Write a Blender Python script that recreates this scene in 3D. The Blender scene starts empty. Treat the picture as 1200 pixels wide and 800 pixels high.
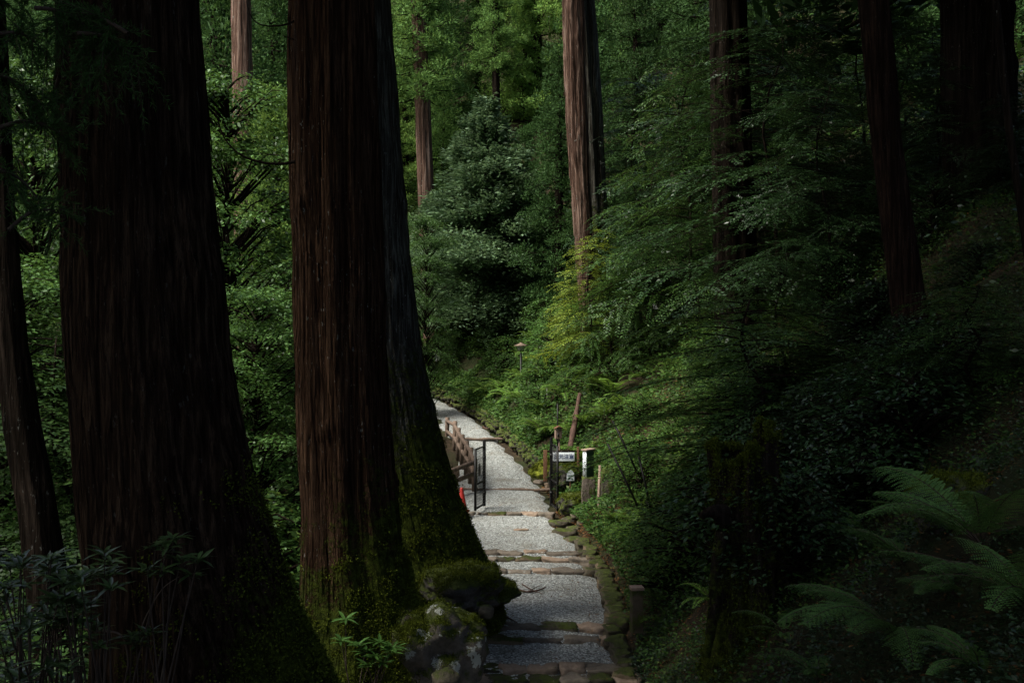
import bpy, bmesh, math
import numpy as np
from mathutils import noise as mn, Vector

rng = np.random.default_rng(11)
F = 1300.0
PI = math.pi
R = math.radians
SC = bpy.context.scene
COL = SC.collection


def P(px, py, d):
    return np.array([(px - 600) / F * d, d, (400 - py) / F * d])


# ------------------------------------------------------------------ object helpers
def link(o, parent=None):
    COL.objects.link(o)
    if parent is not None:
        o.parent = parent
    return o


def tag(o, label=None, cat=None, group=None, kind=None):
    if label:
        o['label'] = label
    if cat:
        o['category'] = cat
    if group:
        o['group'] = group
    if kind:
        o['kind'] = kind
    return o


def thing(name, label, cat, loc=(0, 0, 0), rz=0.0, group=None):
    o = bpy.data.objects.new(name, None)
    o.empty_display_size = 0.2
    o.location = [float(c) for c in loc]
    o.rotation_euler = (0, 0, rz)
    return tag(link(o), label, cat, group)


def quadmesh(name, V, Q, mat, smooth=False):
    V = np.asarray(V, dtype=np.float32)
    Q = np.asarray(Q, dtype=np.int32)
    me = bpy.data.meshes.new(name)
    me.vertices.add(len(V))
    me.vertices.foreach_set('co', V.ravel())
    me.loops.add(Q.size)
    me.loops.foreach_set('vertex_index', Q.ravel())
    k = Q.shape[1]
    me.polygons.add(len(Q))
    me.polygons.foreach_set('loop_start', np.arange(0, Q.size, k, dtype=np.int32))
    me.polygons.foreach_set('loop_total', np.full(len(Q), k, dtype=np.int32))
    me.update(calc_edges=True)
    if smooth:
        me.polygons.foreach_set('use_smooth', np.ones(len(Q), dtype=bool))
    me.materials.append(mat)
    return me


def part(name, me, parent=None, loc=(0, 0, 0)):
    o = bpy.data.objects.new(name, me)
    o.location = [float(c) for c in loc]
    return link(o, parent)


def copy_tree(root, loc, rz, s=1.0, label=None, group=None):
    r = root.copy()
    COL.objects.link(r)
    r.location = [float(c) for c in loc]
    r.rotation_euler = (0, 0, rz)
    r.scale = (s, s, s) if np.isscalar(s) else s
    if label:
        r['label'] = label
    if group:
        r['group'] = group
    for ch in list(root.children):
        c = ch.copy()
        COL.objects.link(c)
        c.parent = r
        for g in list(ch.children):
            d = g.copy()
            COL.objects.link(d)
            d.parent = c
    return r


class MB:
    """collects quads"""
    def __init__(s):
        s.V = []
        s.Q = []
        s.n = 0

    def add(s, V, Q):
        V = np.asarray(V, float)
        s.V.append(V)
        s.Q.append(np.asarray(Q, int) + s.n)
        s.n += len(V)

    def tube(s, pts, rad, n=8, cap=True):
        V, Q = tube(pts, rad, n, cap)
        s.add(V, Q)

    def box(s, c, size, rz=0.0, rx=0.0, ry=0.0):
        x, y, z = [v / 2 for v in size]
        V = np.array([[-x, -y, -z], [x, -y, -z], [x, y, -z], [-x, y, -z], [-x, -y, z], [x, -y, z], [x, y, z], [-x, y, z]])
        if ry:
            c_, s_ = math.cos(ry), math.sin(ry)
            V = V @ np.array([[c_, 0, -s_], [0, 1, 0], [s_, 0, c_]])
        if rx:
            c_, s_ = math.cos(rx), math.sin(rx)
            V = V @ np.array([[1, 0, 0], [0, c_, s_], [0, -s_, c_]])
        c_, s_ = math.cos(rz), math.sin(rz)
        V = V @ np.array([[c_, s_, 0], [-s_, c_, 0], [0, 0, 1]])
        s.add(V + np.array(c), [[0, 3, 2, 1], [4, 5, 6, 7], [0, 1, 5, 4], [1, 2, 6, 5], [2, 3, 7, 6], [3, 0, 4, 7]])

    def mesh(s, name, mat, smooth=False, bevel=0.0):
        me = quadmesh(name, np.vstack(s.V), np.vstack(s.Q), mat, smooth)
        if bevel:
            bm = bmesh.new()
            bm.from_mesh(me)
            bmesh.ops.bevel(bm, geom=bm.edges[:], offset=bevel, segments=2, affect='EDGES', profile=0.6)
            bm.to_mesh(me)
            bm.free()
        return me

    def part(s, name, mat, parent=None, loc=(0, 0, 0), smooth=False, bevel=0.0):
        return part(name, s.mesh(name, mat, smooth, bevel), parent, loc)


def tube(pts, rad, n=8, cap=True):
    pts = np.asarray(pts, float)
    m = len(pts)
    rad = np.broadcast_to(np.asarray(rad, float), (m,))
    t = np.gradient(pts, axis=0)
    t /= np.linalg.norm(t, axis=1)[:, None] + 1e-9
    up = np.array([0, 0, 1.0]) if abs(t[:, 2]).mean() < 0.8 else np.array([0.0, 1, 0])
    a = np.cross(t, up)
    a /= np.linalg.norm(a, axis=1)[:, None] + 1e-9
    b = np.cross(t, a)
    th = np.arange(n) * 2 * PI / n
    V = pts[:, None, :] + rad[:, None, None] * (np.cos(th)[None, :, None] * a[:, None, :] + np.sin(th)[None, :, None] * b[:, None, :])
    V = V.reshape(-1, 3)
    i = np.arange(m - 1)[:, None] * n
    j = np.arange(n)[None, :]
    jn = (j + 1) % n
    Q = np.stack([i + j, i + jn, i + n + jn, i + n + j], -1).reshape(-1, 4)
    if cap:
        k = len(V)
        V = np.vstack([V, pts[:1], pts[-1:]])
        js = np.arange(0, n, 2)
        c0 = np.stack([np.full(len(js), k), (js + 2) % n, (js + 1) % n, js], -1)
        c1 = np.stack([np.full(len(js), k + 1), (m - 1) * n + js, (m - 1) * n + (js + 1) % n, (m - 1) * n + (js + 2) % n], -1)
        Q = np.vstack([Q, c0, c1])
    return V, Q


def unit(v):
    return v / (np.linalg.norm(v, axis=-1, keepdims=True) + 1e-9)


def leaves(mb, pos, dr, nr, L, W, fold=0.15, belly=0.45):
    """one folded rhombus leaf per row"""
    pos = np.atleast_2d(pos)
    n = len(pos)
    dr = unit(np.broadcast_to(dr, (n, 3)))
    nr = np.broadcast_to(nr, (n, 3))
    sd = unit(np.cross(dr, nr))
    nn = np.cross(sd, dr)
    L = np.broadcast_to(L, (n,))[:, None]
    W = np.broadcast_to(W, (n,))[:, None]
    mid = pos + dr * L * belly
    V = np.stack([pos, mid + sd * W / 2 + nn * W * fold, pos + dr * L, mid - sd * W / 2 + nn * W * fold], 1).reshape(-1, 3)
    mb.add(V, np.arange(4 * n).reshape(n, 4))


def bigleaves(mb, pos, dr, nr, L, W, fold=0.12, droop=0.15):
    """smoother leaf out of four quads, for plants near the camera"""
    pos = np.atleast_2d(pos)
    n = len(pos)
    dr = unit(np.broadcast_to(dr, (n, 3)))
    nr = np.broadcast_to(nr, (n, 3))
    sd = unit(np.cross(dr, nr))
    nn = np.cross(sd, dr)
    L = np.broadcast_to(L, (n,))[:, None]
    W = np.broadcast_to(W, (n,))[:, None]
    ts = [0.0, 0.3, 0.65, 1.0]
    ws = [0.08, 0.85, 0.9, 0.04]
    rows = []
    for t, w in zip(ts, ws):
        c = pos + dr * L * t - nn * L * droop * t * t
        rows += [c - sd * W / 2 * w + nn * W * fold * w, c, c + sd * W / 2 * w + nn * W * fold * w]
    V = np.stack(rows, 1).reshape(-1, 3)
    q = []
    for k in range(3):
        a = k * 3
        q += [[a, a + 1, a + 4, a + 3], [a + 1, a + 2, a + 5, a + 4]]
    q = np.array(q)
    Q = (q[None] + (np.arange(n) * 12)[:, None, None]).reshape(-1, 4)
    mb.add(V, Q)


# ------------------------------------------------------------------ materials
def newmat(name):
    m = bpy.data.materials.new(name)
    m.use_nodes = True
    nt = m.node_tree
    nt.nodes.clear()
    out = nt.nodes.new('ShaderNodeOutputMaterial')
    return m, nt, out


def N(nt, t, **kw):
    n = nt.nodes.new(t)
    for k, v in kw.items():
        if k.startswith('i_'):
            n.inputs[k[2:].replace('_', ' ')].default_value = v
        else:
            setattr(n, k, v)
    return n


def ramp(nt, fac, stops):
    r = nt.nodes.new('ShaderNodeValToRGB')
    e = r.color_ramp.elements
    while len(e) < len(stops):
        e.new(0.5)
    for el, (p, c) in zip(e, stops):
        el.position = p
        el.color = (*c, 1) if len(c) == 3 else c
    nt.links.new(fac, r.inputs[0])
    return r.outputs[0]


def mix(nt, fac, a, b):
    m = nt.nodes.new('ShaderNodeMix')
    m.data_type = 'RGBA'
    for s, v in ((0, fac), (6, a), (7, b)):
        if hasattr(v, 'links'):
            nt.links.new(v, m.inputs[s])
        else:
            m.inputs[s].default_value = v if s == 0 else (*v, 1)
    return m.outputs[2]


def math_(nt, op, a, b=None, c=None, clamp=False):
    m = nt.nodes.new('ShaderNodeMath')
    m.operation = op
    m.use_clamp = clamp
    for s, v in ((0, a), (1, b), (2, c)):
        if v is None:
            continue
        if hasattr(v, 'links'):
            nt.links.new(v, m.inputs[s])
        else:
            m.inputs[s].default_value = v
    return m.outputs[0]


def noise_(nt, scale, vec=None, detail=4, rough=0.55, dist=0.0):
    n = nt.nodes.new('ShaderNodeTexNoise')
    n.inputs['Scale'].default_value = scale
    n.inputs['Detail'].default_value = detail
    n.inputs['Roughness'].default_value = rough
    n.inputs['Distortion'].default_value = dist
    if vec is not None:
        nt.links.new(vec, n.inputs['Vector'])
    return n.outputs[0]


def mapping(nt, scale, coord='Object'):
    tc = nt.nodes.new('ShaderNodeTexCoord')
    mp = nt.nodes.new('ShaderNodeMapping')
    mp.inputs['Scale'].default_value = scale
    nt.links.new(tc.outputs[coord], mp.inputs[0])
    return mp.outputs[0]


def bump(nt, h, strength=0.5, dist=0.02, nrm=None):
    b = nt.nodes.new('ShaderNodeBump')
    b.inputs['Strength'].default_value = strength
    b.inputs['Distance'].default_value = dist
    nt.links.new(h, b.inputs['Height'])
    if nrm is not None:
        nt.links.new(nrm, b.inputs['Normal'])
    return b.outputs[0]


def bsdf(nt, out, col, rough=0.8, nrm=None, spec=0.3, metal=0.0):
    p = nt.nodes.new('ShaderNodeBsdfPrincipled')
    if hasattr(col, 'links'):
        nt.links.new(col, p.inputs['Base Color'])
    else:
        p.inputs['Base Color'].default_value = (*col, 1)
    if hasattr(rough, 'links'):
        nt.links.new(rough, p.inputs['Roughness'])
    else:
        p.inputs['Roughness'].default_value = rough
    p.inputs['Specular IOR Level'].default_value = spec
    p.inputs['Metallic'].default_value = metal
    if nrm is not None:
        nt.links.new(nrm, p.inputs['Normal'])
    nt.links.new(p.outputs[0], out.inputs[0])
    return p


def leafmat(name, dark, light, odd=None, rough=0.45, spec=0.4, trans=0.3):
    rough = min(0.9, rough + 0.12)
    spec *= 0.45
    dark, light = [(c[0] * 1.15, c[1], c[2] * 0.75) for c in (dark, light)]
    m, nt, out = newmat(name)
    g = nt.nodes.new('ShaderNodeNewGeometry')
    c = ramp(nt, g.outputs['Random Per Island'], [(0.0, dark), (0.8, light), (1.0, odd or light)])
    oi = nt.nodes.new('ShaderNodeObjectInfo')
    v = math_(nt, 'MULTIPLY_ADD', oi.outputs['Random'], 0.5, 0.75)
    hs = nt.nodes.new('ShaderNodeHueSaturation')
    nt.links.new(c, hs.inputs['Color'])
    nt.links.new(v, hs.inputs['Value'])
    p = nt.nodes.new('ShaderNodeBsdfPrincipled')
    p.inputs['Roughness'].default_value = rough
    p.inputs['Specular IOR Level'].default_value = spec
    nt.links.new(hs.outputs[0], p.inputs['Base Color'])
    t = nt.nodes.new('ShaderNodeBsdfTranslucent')
    h2 = nt.nodes.new('ShaderNodeHueSaturation')
    h2.inputs['Hue'].default_value = 0.48
    h2.inputs['Value'].default_value = 1.5
    nt.links.new(hs.outputs[0], h2.inputs['Color'])
    nt.links.new(h2.outputs[0], t.inputs[0])
    mx = nt.nodes.new('ShaderNodeMixShader')
    mx.inputs[0].default_value = trans
    nt.links.new(p.outputs[0], mx.inputs[1])
    nt.links.new(t.outputs[0], mx.inputs[2])
    nt.links.new(mx.outputs[0], out.inputs[0])
    return m


def barkmat(name, dark, mid, light, moss_h=0.0, moss_amt=0.0, vs=1.0, lich=0.12, moss_side=(0, 0, 0)):
    m, nt, out = newmat(name)
    v = mapping(nt, (1, 1, 0.07))
    v2 = mapping(nt, (1, 1, 1))
    n1 = noise_(nt, 24 * vs, mapping(nt, (1, 1, 0.035)), 7, 0.62, 0.12)
    n2 = noise_(nt, 75 * vs, mapping(nt, (1, 1, 0.06)), 4, 0.7)
    n3 = noise_(nt, 1.6, v2, 3)
    c = ramp(nt, n1, [(0.38, dark), (0.5, mid), (0.62, light)])
    c = mix(nt, math_(nt, 'MULTIPLY', math_(nt, 'LESS_THAN', n2, 0.44), 0.6), c, dark)
    c = mix(nt, ramp(nt, n3, [(0.38, (0, 0, 0)), (0.65, (0.55, 0.55, 0.55))]), c, [x * 0.6 for x in mid])
    # pale lichen flecks
    vf = mapping(nt, (1, 1, 0.4))
    fl = noise_(nt, 26, vf, 3, 0.7)
    fl2 = noise_(nt, 1.1, v2, 2)
    fm = math_(nt, 'MULTIPLY', math_(nt, 'GREATER_THAN', fl, 0.66), math_(nt, 'GREATER_THAN', fl2, 0.5))
    c = mix(nt, math_(nt, 'MULTIPLY', fm, lich * 4), c, (0.2, 0.21, 0.19))
    h = math_(nt, 'MULTIPLY_ADD', n1, 1.0, math_(nt, 'MULTIPLY', n2, 0.45))
    if moss_h > 0:
        tc = nt.nodes.new('ShaderNodeTexCoord')
        sp = nt.nodes.new('ShaderNodeSeparateXYZ')
        nt.links.new(tc.outputs['Object'], sp.inputs[0])
        g = math_(nt, 'SUBTRACT', 1.0, math_(nt, 'DIVIDE', sp.outputs[2], moss_h))
        g = math_(nt, 'ADD', g, math_(nt, 'MULTIPLY', sp.outputs[0], moss_side[0]))
        mnz = noise_(nt, 2.6, v2, 6, 0.7)
        mfine = noise_(nt, 22, v2, 4, 0.7)
        a = math_(nt, 'ADD', g, math_(nt, 'MULTIPLY_ADD', mnz, 2.2, -1.1 + moss_amt))
        a = math_(nt, 'ADD', a, math_(nt, 'MULTIPLY_ADD', mfine, 1.6, -0.8))
        mk = math_(nt, 'MULTIPLY', a, 2.5, clamp=True)
        mc = ramp(nt, noise_(nt, 9, v2, 5, 0.7), [(0.34, (0.018, 0.022, 0.006)), (0.52, (0.048, 0.065, 0.01)), (0.7, (0.11, 0.14, 0.02))])
        c = mix(nt, mk, c, mc)
        h = math_(nt, 'ADD', h, math_(nt, 'MULTIPLY', mk, math_(nt, 'MULTIPLY', noise_(nt, 60, v2, 3, 0.7), 1.2)))
    nr = bump(nt, h, 1.0, 0.05)
    bsdf(nt, out, c, 0.95, nr, 0.04)
    return m


def simple(name, col, rough=0.7, var=0.25, scale=20, bstr=0.3, spec=0.3, metal=0.0, stretch=(1, 1, 1)):
    m, nt, out = newmat(name)
    v = mapping(nt, stretch)
    n = noise_(nt, scale, v, 5, 0.65)
    c = ramp(nt, n, [(0.3, [x * (1 - var) for x in col]), (0.7, [min(1, x * (1 + var)) for x in col])])
    bsdf(nt, out, c, rough, bump(nt, n, bstr, 0.01), spec, metal)
    return m


def stonemat(name, a, b, moss=0.3, lichen=0.0, mossc=((0.024, 0.03, 0.007), (0.07, 0.092, 0.016))):
    m, nt, out = newmat(name)
    v = mapping(nt, (1, 1, 1))
    oi = nt.nodes.new('ShaderNodeObjectInfo')
    n = noise_(nt, 9, v, 8, 0.7)
    c = ramp(nt, n, [(0.3, a), (0.7, b)])
    c = mix(nt, math_(nt, 'MULTIPLY', math_(nt, 'GREATER_THAN', oi.outputs['Random'], 0.62), 0.22), c, (b[0] * 1.25, b[1] * 0.85, b[2] * 0.62))
    hs = nt.nodes.new('ShaderNodeHueSaturation')
    nt.links.new(c, hs.inputs['Color'])
    nt.links.new(math_(nt, 'MULTIPLY_ADD', oi.outputs['Random'], 0.7, 0.6), hs.inputs['Value'])
    c = hs.outputs[0]
    h = n
    if lichen:
        vo = nt.nodes.new('ShaderNodeTexVoronoi')
        vo.inputs['Scale'].default_value = 4.6
        nt.links.new(v, vo.inputs['Vector'])
        dn = noise_(nt, 16, v, 4, 0.7)
        dd = math_(nt, 'ADD', vo.outputs['Distance'], math_(nt, 'MULTIPLY_ADD', dn, 1.3, -0.65))
        sel = nt.nodes.new('ShaderNodeSeparateXYZ')
        nt.links.new(vo.outputs['Color'], sel.inputs[0])
        lm = math_(nt, 'MULTIPLY', math_(nt, 'LESS_THAN', dd, 0.31), math_(nt, 'GREATER_THAN', sel.outputs[0], 1 - lichen))
    if moss:
        g = nt.nodes.new('ShaderNodeNewGeometry')
        sp = nt.nodes.new('ShaderNodeSeparateXYZ')
        nt.links.new(g.outputs['Normal'], sp.inputs[0])
        mm = math_(nt, 'ADD', math_(nt, 'MULTIPLY', sp.outputs[2], 0.9), math_(nt, 'MULTIPLY_ADD', noise_(nt, 4.5, v, 6, 0.7), 3.0, -2.1 + moss))
        mk = math_(nt, 'MULTIPLY', mm, 3.0, clamp=True)
        mf = noise_(nt, 45, v, 4, 0.7)
        c = mix(nt, mk, c, ramp(nt, noise_(nt, 8, v, 5, 0.7), [(0.3, mossc[0]), (0.7, mossc[1])]))
        h = math_(nt, 'ADD', n, math_(nt, 'MULTIPLY', mk, mf))
    if lichen:
        c = mix(nt, math_(nt, 'MULTIPLY', lm, 0.85), c, (0.33, 0.35, 0.31))
    bsdf(nt, out, c, 0.88, bump(nt, h, 0.8, 0.03), 0.2)
    return m


def gravelmat():
    m, nt, out = newmat('gravel')
    v = mapping(nt, (1, 1, 1))
    vo = nt.nodes.new('ShaderNodeTexVoronoi')
    vo.inputs['Scale'].default_value = 38
    nt.links.new(v, vo.inputs['Vector'])
    sel = nt.nodes.new('ShaderNodeSeparateXYZ')
    nt.links.new(vo.outputs['Color'], sel.inputs[0])
    c = ramp(nt, sel.outputs[0], [(0.0, (0.1, 0.107, 0.1)), (0.35, (0.24, 0.255, 0.24)), (0.8, (0.39, 0.415, 0.39)), (1.0, (0.6, 0.63, 0.6))])
    c = mix(nt, ramp(nt, vo.outputs['Distance'], [(0.45, (0, 0, 0)), (0.8, (0.75, 0.75, 0.75))]), c, (0.05, 0.05, 0.048))
    big = noise_(nt, 1.4, v, 5, 0.65)
    c = mix(nt, ramp(nt, big, [(0.5, (0, 0, 0)), (0.74, (0.6, 0.6, 0.6))]), c, (0.12, 0.105, 0.075))
    h = math_(nt, 'SUBTRACT', 1.0, vo.outputs['Distance'])
    bsdf(nt, out, c, 0.85, bump(nt, h, 1.0, 0.02), 0.25)
    return m


def soilmat():
    m, nt, out = newmat('forest_soil')
    v = mapping(nt, (1, 1, 1))
    n = noise_(nt, 5, v, 8, 0.75)
    n2 = noise_(nt, 0.5, v, 4, 0.6)
    c = ramp(nt, n, [(0.3, (0.012, 0.009, 0.006)), (0.5, (0.03, 0.022, 0.013)), (0.72, (0.07, 0.05, 0.028))])
    c = mix(nt, ramp(nt, n2, [(0.42, (0, 0, 0)), (0.6, (0.8, 0.8, 0.8))]), c, (0.02, 0.032, 0.01))
    bsdf(nt, out, c, 0.95, bump(nt, n, 0.9, 0.08), 0.1)
    return m


M = {}
M['soil'] = soilmat()
M['gravel'] = gravelmat()
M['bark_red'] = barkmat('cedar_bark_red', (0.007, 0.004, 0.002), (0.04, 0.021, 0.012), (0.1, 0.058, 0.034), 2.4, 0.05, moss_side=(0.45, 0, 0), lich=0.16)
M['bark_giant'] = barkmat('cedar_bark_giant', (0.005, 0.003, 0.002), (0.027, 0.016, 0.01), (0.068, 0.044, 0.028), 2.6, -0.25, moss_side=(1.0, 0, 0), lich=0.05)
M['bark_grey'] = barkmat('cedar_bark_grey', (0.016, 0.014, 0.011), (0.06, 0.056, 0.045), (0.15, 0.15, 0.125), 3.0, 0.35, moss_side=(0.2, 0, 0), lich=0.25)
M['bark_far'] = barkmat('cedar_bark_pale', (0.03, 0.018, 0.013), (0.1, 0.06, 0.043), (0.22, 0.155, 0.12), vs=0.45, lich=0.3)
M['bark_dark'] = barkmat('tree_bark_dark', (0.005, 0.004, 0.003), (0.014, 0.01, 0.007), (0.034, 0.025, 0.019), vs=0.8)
M['bark_dark2'] = barkmat('shaded_red_bark', (0.008, 0.005, 0.003), (0.028, 0.016, 0.011), (0.065, 0.038, 0.026), lich=0.05)  # darker copy of the red bark, with shade put into its colour
M['stump'] = barkmat('stump_bark', (0.008, 0.006, 0.005), (0.022, 0.016, 0.012), (0.05, 0.038, 0.03), 2.4, -0.5, lich=0.05)
M['twig'] = simple('twig_bark', (0.05, 0.035, 0.025), 0.9)
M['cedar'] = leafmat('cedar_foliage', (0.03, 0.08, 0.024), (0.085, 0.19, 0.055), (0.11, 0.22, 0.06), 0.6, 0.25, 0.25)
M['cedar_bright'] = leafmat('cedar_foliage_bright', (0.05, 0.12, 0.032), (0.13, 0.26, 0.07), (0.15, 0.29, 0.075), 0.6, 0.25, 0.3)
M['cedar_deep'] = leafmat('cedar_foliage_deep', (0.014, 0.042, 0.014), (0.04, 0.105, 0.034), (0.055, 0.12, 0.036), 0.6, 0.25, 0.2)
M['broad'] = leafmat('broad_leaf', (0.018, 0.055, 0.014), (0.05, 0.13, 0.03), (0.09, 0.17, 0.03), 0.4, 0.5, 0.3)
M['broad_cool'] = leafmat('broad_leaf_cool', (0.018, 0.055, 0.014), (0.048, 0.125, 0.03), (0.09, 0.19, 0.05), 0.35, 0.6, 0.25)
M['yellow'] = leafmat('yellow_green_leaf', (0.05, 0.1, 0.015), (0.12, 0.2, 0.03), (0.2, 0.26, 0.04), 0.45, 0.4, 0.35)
M['broad_dark'] = leafmat('glossy_shaded_leaf', (0.006, 0.022, 0.007), (0.017, 0.052, 0.016), (0.032, 0.08, 0.022), 0.3, 0.9, 0.2)  # darker broad leaf; its colour carries the shade of the right bank
M['broad_mid'] = leafmat('shaded_maple_leaf', (0.01, 0.034, 0.009), (0.028, 0.075, 0.018), (0.055, 0.11, 0.02), 0.4, 0.5, 0.25)  # broad leaf darkened in colour to stand in for shade
M['fir'] = leafmat('silver_green_foliage', (0.032, 0.075, 0.045), (0.1, 0.19, 0.11), (0.16, 0.25, 0.16), 0.4, 0.55, 0.2)
M['fern'] = leafmat('fern_frond', (0.03, 0.08, 0.018), (0.075, 0.17, 0.03), (0.12, 0.22, 0.04), 0.5, 0.35, 0.35)
M['fern_dark'] = leafmat('fern_frond_deep', (0.036, 0.1, 0.032), (0.07, 0.165, 0.052), (0.085, 0.18, 0.055), 0.5, 0.4, 0.25)
M['rhodo'] = leafmat('leathery_leaf', (0.025, 0.055, 0.022), (0.055, 0.11, 0.04), (0.08, 0.13, 0.04), 0.25, 0.8, 0.12)
M['cover'] = leafmat('ground_cover_leaf', (0.016, 0.05, 0.014), (0.045, 0.115, 0.026), (0.09, 0.14, 0.03), 0.45, 0.4, 0.3)
M['litter'] = leafmat('dead_leaf', (0.03, 0.018, 0.01), (0.11, 0.06, 0.03), (0.2, 0.12, 0.05), 0.8, 0.15, 0.1)
M['rock'] = stonemat('mossy_rock', (0.03, 0.028, 0.025), (0.11, 0.1, 0.088), 0.62, 0.0)
M['rock_lichen'] = stonemat('lichen_rock', (0.05, 0.043, 0.036), (0.16, 0.14, 0.115), 0.35, 0.6)
M['moss_bright'] = stonemat('bright_moss_rock', (0.05, 0.05, 0.03), (0.1, 0.1, 0.05), 1.6, 0.0, ((0.06, 0.08, 0.01), (0.22, 0.24, 0.02)))
M['stone'] = stonemat('path_stone', (0.09, 0.077, 0.06), (0.24, 0.2, 0.155), -0.45)
M['stone_moss'] = stonemat('path_stone_mossy', (0.05, 0.044, 0.03), (0.13, 0.11, 0.075), 0.1)
M['iron'] = simple('black_iron', (0.012, 0.012, 0.012), 0.5, metal=0.6)
M['log'] = simple('fence_log', (0.12, 0.085, 0.062), 0.85, 0.5, 12, 0.5, stretch=(1, 1, 0.3))
M['wood_red'] = simple('reddish_wood', (0.07, 0.038, 0.027), 0.85, 0.5, 14, 0.6, stretch=(1, 1, 0.15))
M['wood_brown'] = simple('brown_plank', (0.12, 0.06, 0.03), 0.8, 0.4, 14, 0.3)
M['wood_pale'] = simple('weathered_plank', (0.24, 0.17, 0.13), 0.85, 0.3, 14, 0.3)
M['white'] = simple('white_board', (0.72, 0.78, 0.8), 0.6, 0.06, 8, 0.05)
M['ink'] = simple('navy_lettering', (0.03, 0.04, 0.12), 0.6, 0.1)
M['ink_black'] = simple('black_lettering', (0.02, 0.02, 0.02), 0.6, 0.1)
M['green_box'] = simple('green_painted_metal', (0.03, 0.06, 0.04), 0.5, 0.15)
M['cone'] = simple('red_plastic', (0.3, 0.022, 0.016), 0.45, 0.15)
M['paper'] = simple('white_paper', (0.8, 0.8, 0.78), 0.8, 0.03)
M['glass'] = simple('frosted_lamp_glass', (0.35, 0.36, 0.34), 0.3, 0.05)
M['grey_metal'] = simple('grey_metal', (0.2, 0.2, 0.19), 0.5, 0.2, metal=0.3)

# ------------------------------------------------------------------ terrain
YE = [-12, 0, 14.66, 16.4, 18, 20.3, 21.4, 25.87, 29.35, 32, 35.4, 40, 44, 50, 60, 150]
XR = [0.9, 1.2, 1.60, 1.62, 1.70, 1.75, 1.58, 1.14, 0.95, 0.5, -0.25, -1.35, -2.7, -6.5, -15, -60]
XL = [-1.6, -1.3, -1.05, -0.9, -0.85, -0.85, -0.95, -1.1, -1.35, -1.5, -1.75, -2.5, -4.1, -8.4, -18, -64]
YZ = [-12, 0, 6, 12, 14.5, 16.2, 16.7, 20.3, 21.4, 25.87, 29.35, 35.4, 40, 44, 50, 60, 150]
ZZ = [-1.5, -1.7, -3.0, -4.5, -4.55, -4.36, -4.28, -4.19, -4.07, -4.0, -3.87, -3.08, -2.68, -2.3, -1.7, -1.2, -1.2]


def ssmooth(x):
    return np.logaddexp(0, x * 1.2) / 1.2


def H(x, y):
    x = np.asarray(x, float)
    y = np.asarray(y, float)
    xr = np.interp(y, YE, XR)
    xl = np.interp(y, YE, XL)
    pz = np.interp(y, YZ, ZZ)
    u = np.maximum(0, x - xr - 0.1)
    v = np.maximum(0, xl - x)
    sl = np.interp(y, [0, 6, 12, 28, 36, 44, 52, 150], [0.8, 0.86, 0.92, 0.92, 1.0, 0.75, 0.35, 0.2])
    step = np.interp(y, [26, 30, 34, 46], [0.1, 0.3, 0.45, 0.45]) * np.clip(u / 0.25, 0, 1)
    rise = step + sl * np.minimum(u, 7) + 0.45 * np.maximum(0, np.minimum(u, 60) - 7)
    ls = np.interp(y, [0, 14, 20, 27, 46, 60], [0.12, 0.15, 0.35, 0.8, 0.7, 0.3])
    fall = np.minimum(ls * np.maximum(0, v - 0.9) + 0.35 * np.maximum(0, v - 3.5), 5.0)
    left = 0.5 * np.maximum(0, -x - 20)
    far = 0.62 * ssmooth(y - 49)
    back = 0.25 * np.maximum(0, -y - 2)
    on = np.clip(np.minimum(u, 1) + np.minimum(v, 1), 0, 1)
    w = on * (0.12 * np.sin(x * 1.7 + y * 0.9) + 0.1 * np.sin(x * 0.8 - y * 1.9 + 2) + 0.06 * np.sin(x * 4.1 + 1) * np.sin(y * 3.7))
    w += on * np.clip(np.abs(y - 50) / 20, 0, 1) * 0.4 * np.sin(x * 0.23 + 1) * np.sin(y * 0.19)
    inp = (u <= 0) & (v <= 0)
    return pz + rise - fall + left + far + back + w - np.where(inp, 0.16, 0.06)


def gv(a, b, c, n1, n2):
    return np.concatenate([np.linspace(a, b, n1, endpoint=False), np.linspace(b, c, n2)])


xs = np.concatenate([np.linspace(-85, -10, 60, endpoint=False), np.linspace(-10, 12, 300, endpoint=False), np.linspace(12, 85, 60)])
ys = np.concatenate([np.linspace(-25, 2, 30, endpoint=False), np.linspace(2, 50, 420, endpoint=False), np.linspace(50, 170, 90)])
X, Y = np.meshgrid(xs, ys)
Zt = H(X, Y)
Vg = np.stack([X, Y, Zt], -1).reshape(-1, 3)
nx = len(xs)
ii = (np.arange(len(ys) - 1)[:, None] * nx + np.arange(nx - 1)[None, :]).ravel()
Qg = np.stack([ii, ii + 1, ii + nx + 1, ii + nx], -1)
g = part('ground', quadmesh('ground', Vg, Qg, M['soil'], True))
tag(g, 'dark soil of the steep forest valley', kind='structure')

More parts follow.
